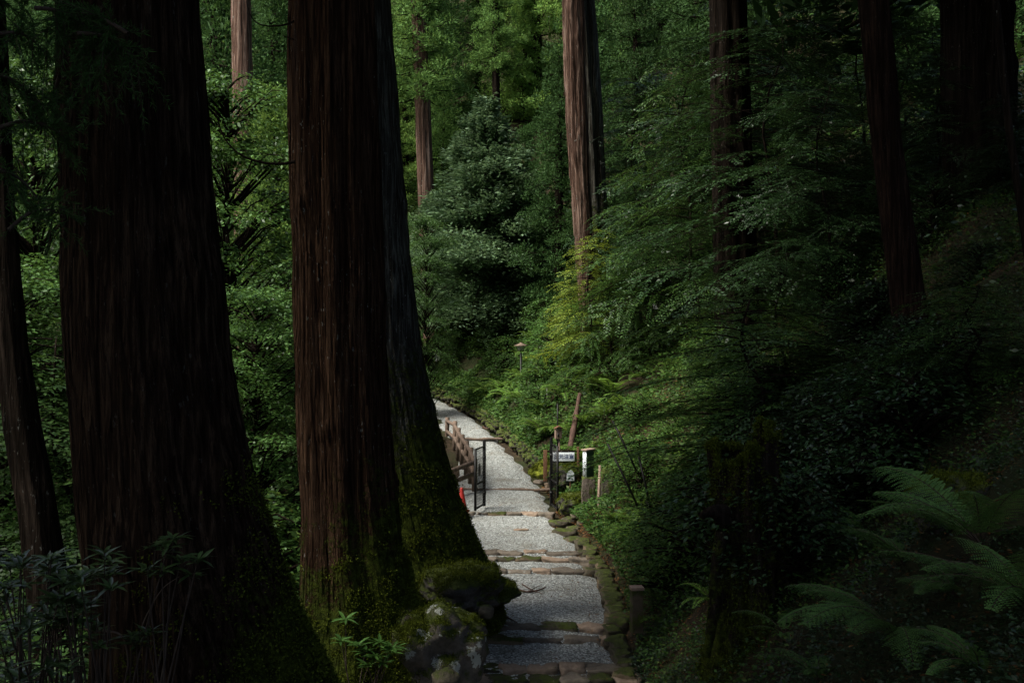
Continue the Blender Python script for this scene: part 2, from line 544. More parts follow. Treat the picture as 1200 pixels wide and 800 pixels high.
# ------------------------------------------------------------------ gravel path (follows the steps)
ROWS = [(14.72, -4.47), (15.05, -4.42), (16.17, -4.33), (16.63, -4.26), (20.3, -4.18), (21.1, -4.12), (21.5, -4.07),
        (25.87, -3.99), (29.35, -3.86), (35.4, -3.05)]
prof = [(2.0, -2.05 - 0.3), (6, -3.1), (12, -4.5), (14.55, -4.56)]
for i, (d, z) in enumerate(ROWS):
    prof.append((d - 0.02, z - (0.065 if i not in (9,) else 0.12)))
    prof.append((d + 0.02, z - 0.035))
prof += [(40, -2.66), (44, -2.28), (50, -1.65), (58, -0.6)]
prof = np.array(prof)
ysp = np.unique(np.concatenate([np.arange(2, 58, 0.12), prof[:, 0]]))
cols = 14
rows = []
for y in ysp:
    a = np.interp(y, YE, XL) - 0.25 + 0.12 * math.sin(y * 3.1) + 0.06 * math.sin(y * 7.7)
    b = np.interp(y, YE, XR) - 0.17 + 0.05 * math.sin(y * 5.3)
    t = np.linspace(0, 1, cols)
    x = a + (b - a) * t
    z = np.interp(y, prof[:, 0], prof[:, 1]) + 0.012 * np.sin(x * 5 + y * 3) * np.sin(y * 4 - x * 2) - 0.10 * (2 * np.abs(t - 0.5)) ** 8
    rows.append(np.stack([x, np.full(cols, y), z], -1))
Vp = np.vstack(rows)
ii = (np.arange(len(ysp) - 1)[:, None] * cols + np.arange(cols - 1)[None, :]).ravel()
gp = part('gravel_path', quadmesh('gravel_path', Vp, np.stack([ii, ii + 1, ii + cols + 1, ii + cols], -1), M['gravel'], False))
tag(gp, 'pale grey gravel path climbing in shallow steps', kind='structure')


def pathz(y):
    return float(np.interp(y, prof[:, 0], prof[:, 1]))


# ------------------------------------------------------------------ stones
def cubesphere(n=6):
    bm = bmesh.new()
    bmesh.ops.create_cube(bm, size=2)
    bmesh.ops.subdivide_edges(bm, edges=bm.edges[:], cuts=n, use_grid_fill=True)
    V = np.array([v.co[:] for v in bm.verts])
    Q = np.array([[v.index for v in f.verts] for f in bm.faces])
    bm.free()
    return V, Q


CS, CQ = cubesphere(6)
CS2, CQ2 = cubesphere(26)


def stone_mesh(name, size, seed, mat, boxy=0.35, rough=0.12, V0=None, Q0=None, fr=2.2):
    V = (CS if V0 is None else V0).copy()
    Q = CQ if Q0 is None else Q0
    s = unit(V)
    V = V * boxy + s * (1 - boxy) * 1.15
    out = np.empty_like(V)
    for i, p in enumerate(V):
        q = Vector(p * fr * 0.5) + Vector((seed * 7.3, seed * 3.1, seed * 1.7))
        f = 1 + rough * (mn.noise(q) * 1.6 + mn.noise(q * 2.3) * 0.8 + mn.noise(q * 5.1) * 0.35)
        out[i] = p * f
    out *= np.array(size) / 2 / 1.0
    return quadmesh(name, out, Q, mat, True)


def stone(loc, size, rz, label, group, name='paving_stone', mat='stone', **kw):
    me = stone_mesh(name, size, rng.uniform(0, 50), M[mat], **kw)
    o = part(name, me, None, loc)
    o.rotation_euler = (rng.normal(0, 0.03), rng.normal(0, 0.03), rz)
    return tag(o, label, 'stone', group)


rowinfo = ['front row of the double stone step at the bottom edge', 'back row of the double stone step at the bottom edge',
           'lower of the two stone rows between rock and square post', 'upper of the two stone rows just below the long gravel terrace',
           'single stone row at the far end of the long gravel terrace', 'front of the double stone row above the long terrace',
           'rear of the double stone row above the long terrace', 'thin stone row just before the open gate']
for ri, (d, z) in enumerate(ROWS[:8]):
    a = np.interp(d, YE, XL) - (0.1 if ri < 2 else 0.2)
    if ri == 0:
        a -= 0.15
    b = np.interp(d, YE, XR) + (0.05 if ri in (0, 1, 4, 5, 6) else -0.2)
    x = a
    k = 0
    while x < b - 0.1:
        w = rng.uniform(0.34, 0.62) if ri != 7 else rng.uniform(0.25, 0.5)
        w = min(w, b - x + 0.08)
        dep = 0.32 if ri < 2 else rng.uniform(0.2, 0.26)
        hh = 0.22
        stone((x + w / 2, d + 0.1 + rng.normal(0, 0.02), z - hh / 2 - 0.008 + rng.normal(0, 0.008)), (w * 1.0, dep * 1.12, hh), rng.normal(0, 0.07),
              'brown stone in the ' + rowinfo[ri], 'stones of the ' + ['first', 'second', 'third', 'fourth', 'fifth', 'sixth', 'seventh', 'eighth'][ri] + ' step',
              name='step_stone', mat='stone' if rng.random() < 0.75 else 'stone_moss', boxy=0.78, rough=0.2)
        x += w
        k += 1
# edging stones down the right side
y = 14.75
while y < 22.6:
    dep = rng.uniform(0.22, 0.4)
    xr = np.interp(y, YE, XR)
    seg = 'beside the bottom steps' if y < 16.8 else ('beside the long gravel terrace' if y < 20.6 else 'beyond the long gravel terrace')
    stone((xr - 0.06 + rng.normal(0, 0.025), y + dep / 2, pathz(y) - 0.02), (rng.uniform(0.22, 0.34), dep * 1.06, 0.2), rng.normal(0, 0.14),
          'mossy flat stone edging the right side of the path ' + seg, 'edging stones ' + seg, name='edging_stone', mat='stone_moss', boxy=0.75, rough=0.2)
    y += dep
for (px, py, d, w) in [(655, 612, 24.6, 0.5), (668, 608, 24.8, 0.45), (662, 622, 23.9, 0.5), (672, 632, 23.2, 0.42), (658, 635, 23.2, 0.35), (675, 619, 24.2, 0.4)]:
    p = P(px, py, d)
    stone(p - [0, 0, 0.05], (w, w * 0.8, 0.2), rng.uniform(0, 3), 'mossy stone ledge at the right path edge just below the gate', 'mossy ledge stones below the gate',
          name='ledge_stone', mat='stone_moss', boxy=0.45, rough=0.15)
for i, (px, py, d, w, lb) in enumerate([(686, 601, 24.7, 0.6, 'flat slab forming a ledge under the dark stone pillar'), (690, 610, 24.2, 0.5, 'lower flat slab below the pillar ledge'),
                                        (636, 562, 28.5, 0.45, 'pale flat slab at the path edge behind the gate'), (648, 566, 28.0, 0.4, 'small pale slab beside the yellow mossy rock')]):
    p = P(px, py, d)
    stone(p - [0, 0, 0.06], (w, w * 0.6, 0.12), rng.normal(0, 0.3), lb, None, name='stone_slab', mat='stone' if i > 1 else 'stone_moss', boxy=0.6, rough=0.08)
for i, (px, py, d, s, lb) in enumerate([(507, 706, 15.2, 0.2, 'small rounded stone left of the pair between the two rocks'), (523, 704, 15.3, 0.22, 'small rounded stone right of the pair between the two rocks'),
                                        (570, 712, 14.9, 0.2, 'small brown stone at the right shoulder of the lichen rock'), (524, 793, 13.2, 0.32, 'pale rounded stone at the foot of the lichen rock')]):
    p = P(px, py, d)
    stone(p - [0, 0, 0.05], (s, s * 0.9, s * 0.8), rng.uniform(0, 3), lb, None, name='small_stone', mat='stone_moss', boxy=0.2, rough=0.15)
# timber edge of the ninth and tenth step
for (d, z, x0, x1, lb) in [(29.35, -3.86, -1.55, 1.25, 'dark weathered log edging the step just behind the gate'), (35.4, -3.05, -1.9, 0.35, 'thin log edging the highest step where the path narrows')]:
    mb = MB()
    t = np.linspace(0, 1, 24)
    mb.tube(np.stack([x0 + (x1 - x0) * t, d + 0.02 * np.sin(t * 9), z - 0.06 + 0.012 * np.sin(t * 14)], -1), 0.042 + 0.008 * np.sin(t * 31), 10)
    tag(mb.part('step_log', M['log'], smooth=True), lb, 'log')

# retaining wall on the right of the upper path: a low bank of mossy stones
rw = thing('retaining_wall', 'low mossy dry stone wall along the right edge of the upper path', 'wall', (0, 0, 0))
Vs, Qs = [], []
mb = MB()
y = 29.8
while y < 47:
    L = rng.uniform(0.25, 0.45)
    for c in range(3):
        xx = np.interp(y, YE, XR) + 0.1 + c * 0.05 + rng.normal(0, 0.03)
        zz = np.interp(y, YZ, ZZ) + 0.02 + c * 0.14 + rng.normal(0, 0.02)
        s = unit(CS)
        V = (CS * 0.4 + s * 0.7) * np.array([0.14, L * 0.55, 0.085]) * (1 + 0.12 * np.sin(CS @ rng.normal(0, 2, 3))[:, None])
        mb.add(V + [xx, y + rng.normal(0, 0.06), zz], CQ)
    y += L
M['wall_stone'] = stonemat('wall_stone', (0.03, 0.027, 0.02), (0.09, 0.08, 0.06), 0.75)
mb.part('stonework', M['wall_stone'], rw, smooth=True)

# ------------------------------------------------------------------ trunks
def vnoise(th, z, nt_, zs, seed):
    """value noise periodic in angle"""
    r = np.random.default_rng(seed)
    nz = 512
    nt_ = max(3, nt_)
    G = r.random((nz, nt_))
    a = (th / (2 * PI) * nt_) % nt_
    b = (z * zs + 200) % (nz - 1)
    a0 = np.floor(a).astype(int)
    b0 = np.floor(b).astype(int)
    fa = a - a0
    fb = b - b0
    fa = fa * fa * (3 - 2 * fa)
    fb = fb * fb * (3 - 2 * fb)
    a1 = (a0 + 1) % nt_
    b1 = (b0 + 1) % nz
    a0 %= nt_
    return (G[b0, a0] * (1 - fa) + G[b0, a1] * fa) * (1 - fb) + (G[b1, a0] * (1 - fa) + G[b1, a1] * fa) * fb


def trunk_mesh(name, ctrl, d, zb, zt, mat, nseg=96, dz=0.1, seed=1, lobes=0.05, ridge=0.02, flare=0.0, flare_h=0.8, fl_n=5, base=None, topr=0.5, rcell=0.09):
    """ctrl rows: (py, left px, right px) measured at distance d; returns mesh local to base point"""
    c = np.array(sorted(ctrl, key=lambda r: -r[0]), float)
    z = (400 - c[:, 0]) / F * d
    xl = (c[:, 1] - 600) / F * d
    xr = (c[:, 2] - 600) / F * d
    cx = (xl + xr) / 2
    cr = (xr - xl) / 2
    # extend above
    sx = (cx[-1] - cx[-2]) / (z[-1] - z[-2])
    top = max(zt, z[-1] + 1)
    z = np.append(z, top)
    cx = np.append(cx, cx[-1] + sx * 0.6 * (top - z[-2]))
    cr = np.append(cr, cr[-1] * topr)
    zvis = max(4.5, 410 / F * d)
    zz = np.concatenate([np.arange(zb, min(zvis, top), dz), np.linspace(min(zvis, top), top, 24)])
    X0 = np.interp(zz, z, cx)
    R0 = np.interp(zz, z, cr)
    th = np.arange(nseg) * 2 * PI / nseg
    TH, ZZ_ = np.meshgrid(th, zz)
    r = np.random.default_rng(seed)
    f = np.zeros_like(TH)
    for k in (3, 5, 7, 9, 12):
        f += r.normal(0, lobes / math.sqrt(k / 3)) * np.cos(k * TH + r.uniform(0, 6) + 0.12 * (ZZ_ - zb) * r.normal())
    rr = R0[:, None] * (1 + f + 0.012 * np.sin(ZZ_ * 1.9 + seed) * np.cos(TH + seed) + 0.01 * np.sin(ZZ_ * 3.7 + 2 * TH))
    for _k in range(9):
        kt, kz = r.uniform(0, 2 * PI), r.uniform(zb, 400 / F * d)
        dth = np.angle(np.exp(1j * (TH - kt))) * R0[:, None]
        q = np.exp(-(dth ** 2 + ((ZZ_ - kz) * 0.7) ** 2) / (0.09 * R0.mean() * 2) ** 2)
        rr += 0.045 * R0.mean() * 2 * q * (0.6 + 0.4 * np.sin(dth * 60 + ZZ_ * 9))
    if flare:
        hh = np.maximum(0, ZZ_ - zb)
        rr += flare * np.exp(-hh / flare_h) * (0.55 + 0.45 * np.cos(fl_n * TH + r.uniform(0, 6)) + 0.25 * np.cos((fl_n - 2) * TH + 1))
    circ = 2 * PI * R0.mean()
    n1 = vnoise(TH, ZZ_, int(circ / rcell), 0.9, seed + 5)
    n2 = vnoise(TH, ZZ_, int(circ / rcell * 2.1), 2.2, seed + 6)
    n3 = vnoise(TH, ZZ_, int(circ / rcell * 0.3), 0.5, seed + 7)
    rr += ridge * ((1 - np.abs(2 * n1 - 1)) * 1.0 + (1 - np.abs(2 * n2 - 1)) * 0.5 + n3 * 0.9 - 1.2)
    bx = X0[0] if base is None else base
    V = np.stack([X0[:, None] - bx + rr * np.cos(TH), rr * np.sin(TH), ZZ_ - zb], -1).reshape(-1, 3)
    i = np.arange(len(zz) - 1)[:, None] * nseg
    j = np.arange(nseg)[None, :]
    jn = (j + 1) % nseg
    Q = np.stack([i + j, i + jn, i + nseg + jn, i + nseg + j], -1).reshape(-1, 4)
    return quadmesh(name, V, Q, mat, True), np.array([bx, d, zb])


def cedar_crown(seed, Hh, Rr, nb, mat, blades=120, cs=0.6, taper=0.75, start=0.0, bl=0.3, bw=0.075, limbs=True, name='crown'):
    r = np.random.default_rng(seed)
    mb = MB()
    lm = MB()
    for i in range(nb):
        t = start + (1 - start) * (i + r.random()) / nb
        rad = Rr * ((1 - t) ** taper * 0.92 + 0.08) * r.uniform(0.6, 1.1)
        az = i * 2.4 + r.normal(0, 0.35)
        dirh = np.array([math.cos(az), math.sin(az), 0])
        z0 = t * Hh
        droop = -rad * r.uniform(0.12, 0.4)
        ns = max(2, int(rad / (cs * 0.95)) + 1)
        pts = []
        for k in range(7):
            s = k / 6
            pts.append(dirh * rad * s + [0, 0, z0 + droop * s * 1.2 + rad * 0.22 * s ** 3])
        if limbs:
            lm.tube(pts, np.linspace(0.05, 0.012, 7) * (0.5 + Rr / 6), 5, False)
        for k in range(ns):
            s = (k + 0.9) / ns
            c = dirh * rad * s + [0, 0, z0 + droop * s * 1.2 + rad * 0.22 * s ** 3] + r.normal(0, 0.18 * cs, 3)
            cr = cs * r.uniform(0.65, 1.15) * (0.6 + 0.4 * s)
            n = int(blades * (cr / cs) ** 2)
            v = r.normal(0, 1, (n, 3))
            v = unit(v)
            v[:, 2] = np.abs(v[:, 2]) * 1.0 - 0.35
            v = unit(v)
            rd = cr * r.uniform(0.3, 1.0, (n, 1)) ** 0.4
            bump_ = 1 + 0.22 * np.sin(v[:, :1] * 5 + v[:, 1:2] * 7 + r.uniform(0, 6))
            pos = c + v * rd * bump_ * [1, 1, 0.75]
            dr = v + r.normal(0, 0.45, (n, 3)) + [0, 0, 0.25]
            nr = np.cross(dr, r.normal(0, 1, (n, 3)))
            leaves(mb, pos, dr, nr, bl * r.uniform(0.6, 1.2, n), bw * r.uniform(0.7, 1.3, n), 0.2)
    cm = mb.mesh(name, mat)
    return cm, (lm.mesh('limbs', M['bark_dark'], True) if limbs else None)


def broad_crown(seed, Hh, Rr, npads, per, Lf, mat, pr=(0.5, 1.0), thick=0.1, shape='egg', inner=0.25, trunkr=0.06, tilt=0.35, asp=0.5, zlow=0.12):
    r = np.random.default_rng(seed)
    mb = MB()
    lm = MB()
    tp = [np.array([0, 0, 0.0])]
    for k in range(1, 9):
        tp.append(np.array([0.05 * Rr * math.sin(k * 1.3 + seed), 0.05 * Rr * math.cos(k * 1.9 + seed), Hh * k / 8 * 0.97]))
    lm.tube(tp, np.linspace(trunkr, trunkr * 0.2, 9), 8)
    for i in range(npads):
        t = (i + r.random()) / npads
        z = Hh * (zlow + (1 - zlow) * t) if shape == 'egg' else Hh * (0.05 + 0.95 * t)
        if shape == 'egg':
            ext = Rr * math.sqrt(max(0.05, 1 - ((t - 0.38) / 0.66) ** 2))
        elif shape == 'cone':
            ext = Rr * (1 - t) ** 0.8 + 0.12
        else:
            ext = Rr * math.sqrt(max(0.04, 1 - t ** 2))
        az = r.uniform(0, 2 * PI)
        if Hh > 3:
            q_ = Hh / 11
            z = (math.floor(z / q_) + 0.5) * q_ + r.normal(0, 0.13 * q_) + 0.25 * q_ * math.sin(az * 2 + seed)
            ext *= 0.72 + 0.3 * math.sin(az * 3 + z * 1.7 + seed) + 0.22 * math.sin(z * 4.1 + az * 5)
            ext = max(ext, 0.3)
        rad = ext * math.sqrt(r.uniform(inner, 1.0))
        dh = np.array([math.cos(az), math.sin(az), 0])
        c = dh * rad + [0, 0, z]
        p = r.uniform(*pr)
        st = np.array([0, 0, max(0.0, z - rad * 0.6)])
        mid = st * 0.5 + c * 0.5 + [0, 0, 0.1 * rad]
        lm.tube([st, mid, c, c + dh * p * 0.7 - [0, 0, 0.05]], [0.02 + trunkr * 0.2, 0.014, 0.009, 0.004], 4, False)
        # side twigs with leaves in flat sprays
        n = int(per * p * p / (pr[1] ** 2) + 8)
        ntw = 6
        for q in range(ntw):
            a2 = az + (q - (ntw - 1) / 2) * 0.5 + r.normal(0, 0.15)
            d2 = np.array([math.cos(a2), math.sin(a2), r.normal(-0.12, 0.12)])
            ln = p * r.uniform(0.7, 1.1)
            m = max(2, n // ntw)
            s = r.random(m)
            base = c - dh * p * 0.35
            pos = base + d2 * (s * ln * 1.2)[:, None] + r.normal(0, 1, (m, 3)) * [0.06, 0.06, thick * 0.6]
            pos[:, 2] -= 0.22 * (s * ln) ** 2
            sdv = np.cross(d2, [0, 0, 1])
            sg = r.choice([-1, 1], m)[:, None]
            dr = d2 * 0.7 + sdv * sg * r.uniform(0.3, 1.0, (m, 1)) + r.normal(0, 0.25, (m, 3)) - [0, 0, 0.15]
            nr = np.array([0, 0, 1.0]) + r.normal(0, tilt, (m, 3))
            leaves(mb, pos, dr, nr, Lf * r.uniform(0.6, 1.2, m), Lf * asp * r.uniform(0.8, 1.2, m), 0.12)
    return mb.mesh('crown', mat), lm.mesh('trunk', M['bark_dark'], True)


def spray_tree(seed, Hh, Rr, nb, Lf, mat, asp=0.42, zlow=0.15, trunkr=0.06, gap=0.12, bend=0.35):
    """tree of flat layered fans: branches, alternate twigs, alternate leaves"""
    r = np.random.default_rng(seed)
    mb = MB()
    lm = MB()
    tp = [np.array([0.06 * Rr * math.sin(k * 1.1 + seed), 0.06 * Rr * math.cos(k * 1.7 + seed), Hh * k / 8 * 0.97]) for k in range(9)]
    tp[0][:] = 0
    lm.tube(tp, np.linspace(trunkr, trunkr * 0.2, 9), 8)
    for i in range(nb):
        t = (i + r.random()) / nb
        z0 = Hh * (zlow + (0.97 - zlow) * t)
        L = Rr * (1 - 0.55 * t) * r.uniform(0.5, 1.15)
        az = i * 2.39996 + r.normal(0, 0.5)
        dh = np.array([math.cos(az), math.sin(az), 0])
        rise = r.uniform(-0.05, 0.4)
        u = np.linspace(0, 1, 14)
        wig = r.normal(0, 0.12)
        sdv = np.array([-dh[1], dh[0], 0])
        pts = dh * (u * L)[:, None] + sdv * (wig * L * u ** 2)[:, None]
        pts[:, 2] += z0 + L * (rise * u - (rise + bend * 0.5) * u ** 2.2)
        pts[:, :2] += tp[min(8, int(z0 / Hh * 8))][:2]
        lm.tube(pts, np.linspace(0.015, 0.003, 14), 4, False)
        tl = r.normal(0, 0.25)
        side = unit(sdv * math.cos(tl) + np.array([0, 0, 1.0]) * math.sin(tl))
        nt_ = int(L * 0.8 / gap) + 2
        for k in range(nt_):
            s = 0.22 + 0.78 * (k + 0.5) / nt_
            c = pts[int(s * 13)]
            tg = unit(pts[min(13, int(s * 13) + 1)] - pts[max(0, int(s * 13) - 1)])
            sg = 1 if k % 2 else -1
            d2 = unit(side * sg * 0.9 + tg * 0.75 + r.normal(0, 0.12, 3))
            ln = L * 0.42 * math.sin(PI * min(1, s * 0.93)) ** 0.7 * r.uniform(0.5, 1.15) + 0.1
            m = max(3, int(ln / (Lf * 0.36)))
            q = (np.arange(m) + 0.7) / m
            pos = c + d2 * (q * ln)[:, None]
            pos[:, 2] -= 0.18 * ln * q ** 2
            up_ = np.cross(tg, side)
            if up_[2] < 0:
                up_ = -up_
            s3 = np.cross(up_, d2)
            al = np.where(np.arange(m) % 2 == 0, 1, -1)[:, None]
            dr = d2 * 0.75 + s3 * al * 0.8 + r.normal(0, 0.16, (m, 3)) - [0, 0, 0.12]
            nr = up_ + r.normal(0, 0.22, (m, 3))
            leaves(mb, pos, dr, nr, Lf * r.uniform(0.65, 1.15, m), Lf * asp * r.uniform(0.8, 1.2, m), 0.12)
            lm.tube([c, c + d2 * ln * 0.9 - [0, 0, 0.15 * ln]], [0.005, 0.002], 3, False)
    return mb.mesh('crown', mat), lm.mesh('trunk', M['bark_dark'], True)


def fir_crown(seed, Hh, Rr, nb, mat):
    r = np.random.default_rng(seed)
    mb = MB()
    lm = MB()
    lm.tube([[0, 0, 0], [0, 0, Hh]], [0.16, 0.02], 8)
    for i in range(nb):
        t = (i + r.random()) / nb
        rad = (Rr * (1 - t) ** 0.85 + 0.25) * r.uniform(0.5, 1.15)
        az = i * 2.4 + r.normal(0, 0.3)
        dh = np.array([math.cos(az), math.sin(az), 0])
        sd = np.array([-math.sin(az), math.cos(az), 0])
        z0 = 0.1 * Hh + t * 0.9 * Hh
        up = r.uniform(-0.15, 0.75)
        z0 += r.normal(0, 0.25)
        n = int(90 + 120 * rad)
        s = r.random(n) ** 0.6
        lat = r.uniform(-1, 1, n) * (0.15 + 0.55 * s * (1 - s * 0.6)) * rad * 0.6
        pos = dh * (s * rad)[:, None] + sd * lat[:, None]
        pos[:, 2] = z0 + up * s * rad - 0.35 * s ** 2 * rad - 0.25 * np.abs(lat) * r.uniform(0.2, 1.8) + r.normal(0, 0.15, n)
        dr = dh * 0.8 + sd * np.sign(lat)[:, None] * r.uniform(0.2, 1.1, (n, 1)) + r.normal(0, 0.25, (n, 3)) + [0, 0, 0.1]
        nr = np.array([0, 0, 1.0]) + r.normal(0, 0.4, (n, 3))
        leaves(mb, pos, dr, nr, r.uniform(0.14, 0.3, n), r.uniform(0.06, 0.11, n), 0.15)
        lm.tube([[0, 0, z0], dh * rad * 0.5 + [0, 0, z0 + up * 0.4 * rad], dh * rad + [0, 0, z0 + up * rad - 0.35 * rad]], [0.03, 0.015, 0.005], 4, False)
    return mb.mesh('crown', mat), lm.mesh('trunk', M['bark_dark'], True)


def frond(mb, base, az, L, up, droop, npin=22, wid=0.3, detail=False, r=rng, roll=0.0):
    """one fern frond; returns rachis points"""
    t = np.linspace(0, 1, 24)
    dh = np.array([math.cos(az), math.sin(az), 0])
    ang = up - droop * t ** 1.2
    stp = L / 23
    hx = np.concatenate([[0], np.cumsum(np.cos(ang[:-1]) * stp)])
    hz = np.concatenate([[0], np.cumsum(np.sin(ang[:-1]) * stp)])
    pts = np.array(base) + dh * hx[:, None] + np.array([0, 0, 1.0]) * hz[:, None]
    tan = unit(np.gradient(pts, axis=0))
    sd = np.cross(dh, [0, 0, 1.0])
    sd = sd * math.cos(roll) + np.array([0, 0, 1.0]) * math.sin(roll)
    for k in range(npin):
        s = 0.14 + 0.86 * (k + 0.5) / npin
        i = s * 23
        i0 = int(i)
        f = i - i0
        i1 = min(23, i0 + 1)
        c = pts[i0] * (1 - f) + pts[i1] * f
        tg = tan[i0]
        nrm = np.cross(sd, tg)
        if nrm[2] < 0:
            nrm = -nrm
        pl = wid * L * (math.sin(PI * min(1, (s - 0.05) ** 0.75)) * 0.9 + 0.08) * r.uniform(0.9, 1.08)
        for sg in (-1, 1):
            dr = unit(sd * sg * 1.0 + tg * 0.45 - nrm * 0.12 + r.normal(0, 0.04, 3))
            if not detail:
                leaves(mb, c, dr, nrm + r.normal(0, 0.12, 3), pl, L * 0.045, 0.12, 0.35)
            else:
                m = max(4, int(pl / 0.013))
                q = (np.arange(m) + 0.5) / m
                pp = c + dr * (q * pl)[:, None] - nrm * (0.2 * pl * q ** 2)[:, None]
                w = 0.022 * (1 - q * 0.8) * (0.6 + L)
                side = np.cross(nrm, dr)
                for s2 in (-1, 1):
                    leaves(mb, pp, side * s2 + dr * 0.55, np.tile(nrm, (m, 1)) + r.normal(0, 0.1, (m, 3)), w, 0.0125, 0.05, 0.4)
    return pts


def fern_meshes(seed, n, L, detail, wid=0.2, az0=0, spread=2 * PI, up=(0.7, 1.2), npin=22, mat='fern', droop=(1.2, 1.9)):
    r = np.random.default_rng(seed)
    mb = MB()
    st = MB()
    for k in range(n):
        az = az0 + spread * (k + r.uniform(-0.3, 0.3)) / n
        p = frond(mb, (0, 0, 0.02), az, L * r.uniform(0.75, 1.1), r.uniform(*up), r.uniform(*droop), npin, wid, detail, r, r.normal(0, 0.15))
        st.tube(p, np.linspace(0.006, 0.0015, len(p)), 4, False)
    return mb.mesh('fronds', M[mat]), st.mesh('stalks', M['twig'], True)


# ---- foreground trees
canopy = [cedar_crown(100 + i, 17, 5.2, 90, M['cedar_deep'], blades=80, cs=1.15, bl=0.5, bw=0.16, taper=0.6) for i in range(2)]


far_crown = [cedar_crown(120 + i, 14, 3.4, 110, M['cedar'], blades=90, cs=0.65, bl=0.3, bw=0.08, taper=0.7) for i in range(2)]


def big_tree(label, ctrl, d, mat, seed, nseg, dz, zt=30, crown_z=9.0, crown_s=1.0, group=None, flare=0.0, zb=None, name='cedar_tree', **kw):
    c = max(ctrl, key=lambda r: r[0])
    bx = ((c[1] + c[2]) / 2 - 600) / F * d
    if zb is None:
        zb = float(H(bx, d)) - 0.35
    me, base = trunk_mesh('trunk', ctrl, d, zb, zt, M[mat], nseg, dz, seed, flare=flare, **kw)
    t = thing(name, label, 'tree', base, group=group)
    part('trunk', me, t)
    if crown_z is not None:
        cm, lm = canopy[seed % 2] if d < 35 else far_crown[seed % 2]
        # centre the crown on the trunk where it stands up there
        rows = sorted(ctrl, key=lambda r: r[0])
        z0 = (400 - rows[0][0]) / F * d
        z1 = (400 - rows[1][0]) / F * d
        sx = ((rows[0][1] + rows[0][2]) - (rows[1][1] + rows[1][2])) / 2 / F * d / (z0 - z1) * 0.6
        xx = ((rows[0][1] + rows[0][2]) / 2 - 600) / F * d + sx * (crown_z - z0)
        cr = part('crown', cm, t, (xx - base[0], 0, crown_z - base[2]))
        cr.scale = (crown_s,) * 3
        cr.rotation_euler = (0, 0, seed)
        l = part('limbs', lm, t, (xx - base[0], 0, crown_z - base[2]))
        l.scale = (crown_s,) * 3
        l.rotation_euler = (0, 0, seed)
    return t


T1 = big_tree('giant dark cedar with broad fluted trunk, largest at the left of the picture',
              [(-60, 73, 230), (0, 76, 232), (200, 80, 246), (400, 88, 266), (550, 100, 291), (640, 110, 318), (720, 118, 348), (800, 124, 386), (900, 118, 430)],
              9.5, 'bark_giant', 2, 384, 0.03, crown_z=8.5, crown_s=0.95, lobes=0.022, ridge=0.026, rcell=0.075, zb=-4.6)
T2 = big_tree('reddish brown cedar with mossy base, front one of the close pair in the middle',
              [(-60, 343, 436), (0, 342, 438), (200, 345, 446), (400, 350, 452), (560, 355, 462), (640, 357, 470), (700, 358, 486), (740, 352, 500), (790, 340, 520)],
              14.5, 'bark_red', 3, 320, 0.04, crown_z=12.5, crown_s=0.66, lobes=0.02, ridge=0.022, rcell=0.07, zb=-4.45, flare=0.12, flare_h=0.35, fl_n=6)
T3 = big_tree('dark greyish cedar with wide flared root leaning behind the reddish cedar',
              [(-60, 360, 456), (0, 362, 458), (100, 365, 464), (200, 368, 472), (300, 374, 480), (400, 380, 491), (500, 388, 513), (580, 394, 537), (640, 398, 558), (680, 396, 580), (720, 392, 590)],
              17.0, 'bark_grey', 4, 288, 0.045, crown_z=13.5, crown_s=0.66, lobes=0.02, ridge=0.02, rcell=0.08, zb=-4.35)
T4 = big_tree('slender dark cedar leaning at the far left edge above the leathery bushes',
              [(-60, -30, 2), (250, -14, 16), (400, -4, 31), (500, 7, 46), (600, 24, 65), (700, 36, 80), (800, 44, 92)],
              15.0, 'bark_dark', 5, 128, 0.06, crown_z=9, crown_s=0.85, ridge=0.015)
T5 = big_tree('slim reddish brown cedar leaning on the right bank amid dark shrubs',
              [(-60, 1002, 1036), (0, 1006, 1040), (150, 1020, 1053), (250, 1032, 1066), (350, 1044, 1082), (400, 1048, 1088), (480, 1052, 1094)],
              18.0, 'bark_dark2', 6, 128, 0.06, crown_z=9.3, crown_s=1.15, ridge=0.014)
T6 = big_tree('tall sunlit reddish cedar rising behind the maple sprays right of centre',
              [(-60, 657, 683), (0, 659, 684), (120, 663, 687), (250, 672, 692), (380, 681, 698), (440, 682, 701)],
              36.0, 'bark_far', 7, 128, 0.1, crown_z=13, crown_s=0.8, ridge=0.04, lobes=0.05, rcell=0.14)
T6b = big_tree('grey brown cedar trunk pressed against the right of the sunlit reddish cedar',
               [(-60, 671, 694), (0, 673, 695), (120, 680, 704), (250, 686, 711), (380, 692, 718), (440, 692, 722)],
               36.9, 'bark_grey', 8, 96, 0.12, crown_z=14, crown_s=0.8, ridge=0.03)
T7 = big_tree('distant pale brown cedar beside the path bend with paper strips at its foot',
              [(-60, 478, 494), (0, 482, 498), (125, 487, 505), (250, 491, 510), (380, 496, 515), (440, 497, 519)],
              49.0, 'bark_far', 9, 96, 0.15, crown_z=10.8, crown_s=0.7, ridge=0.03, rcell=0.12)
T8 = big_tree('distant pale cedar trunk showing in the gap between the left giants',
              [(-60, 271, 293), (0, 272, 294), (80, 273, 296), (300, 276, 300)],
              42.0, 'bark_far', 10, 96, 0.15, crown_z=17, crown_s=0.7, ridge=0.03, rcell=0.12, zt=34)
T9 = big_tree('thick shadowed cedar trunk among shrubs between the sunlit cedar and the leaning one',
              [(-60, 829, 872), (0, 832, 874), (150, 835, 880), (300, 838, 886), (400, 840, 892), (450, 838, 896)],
              28.0, 'bark_dark', 11, 128, 0.1, crown_z=11, crown_s=1.25, ridge=0.03)
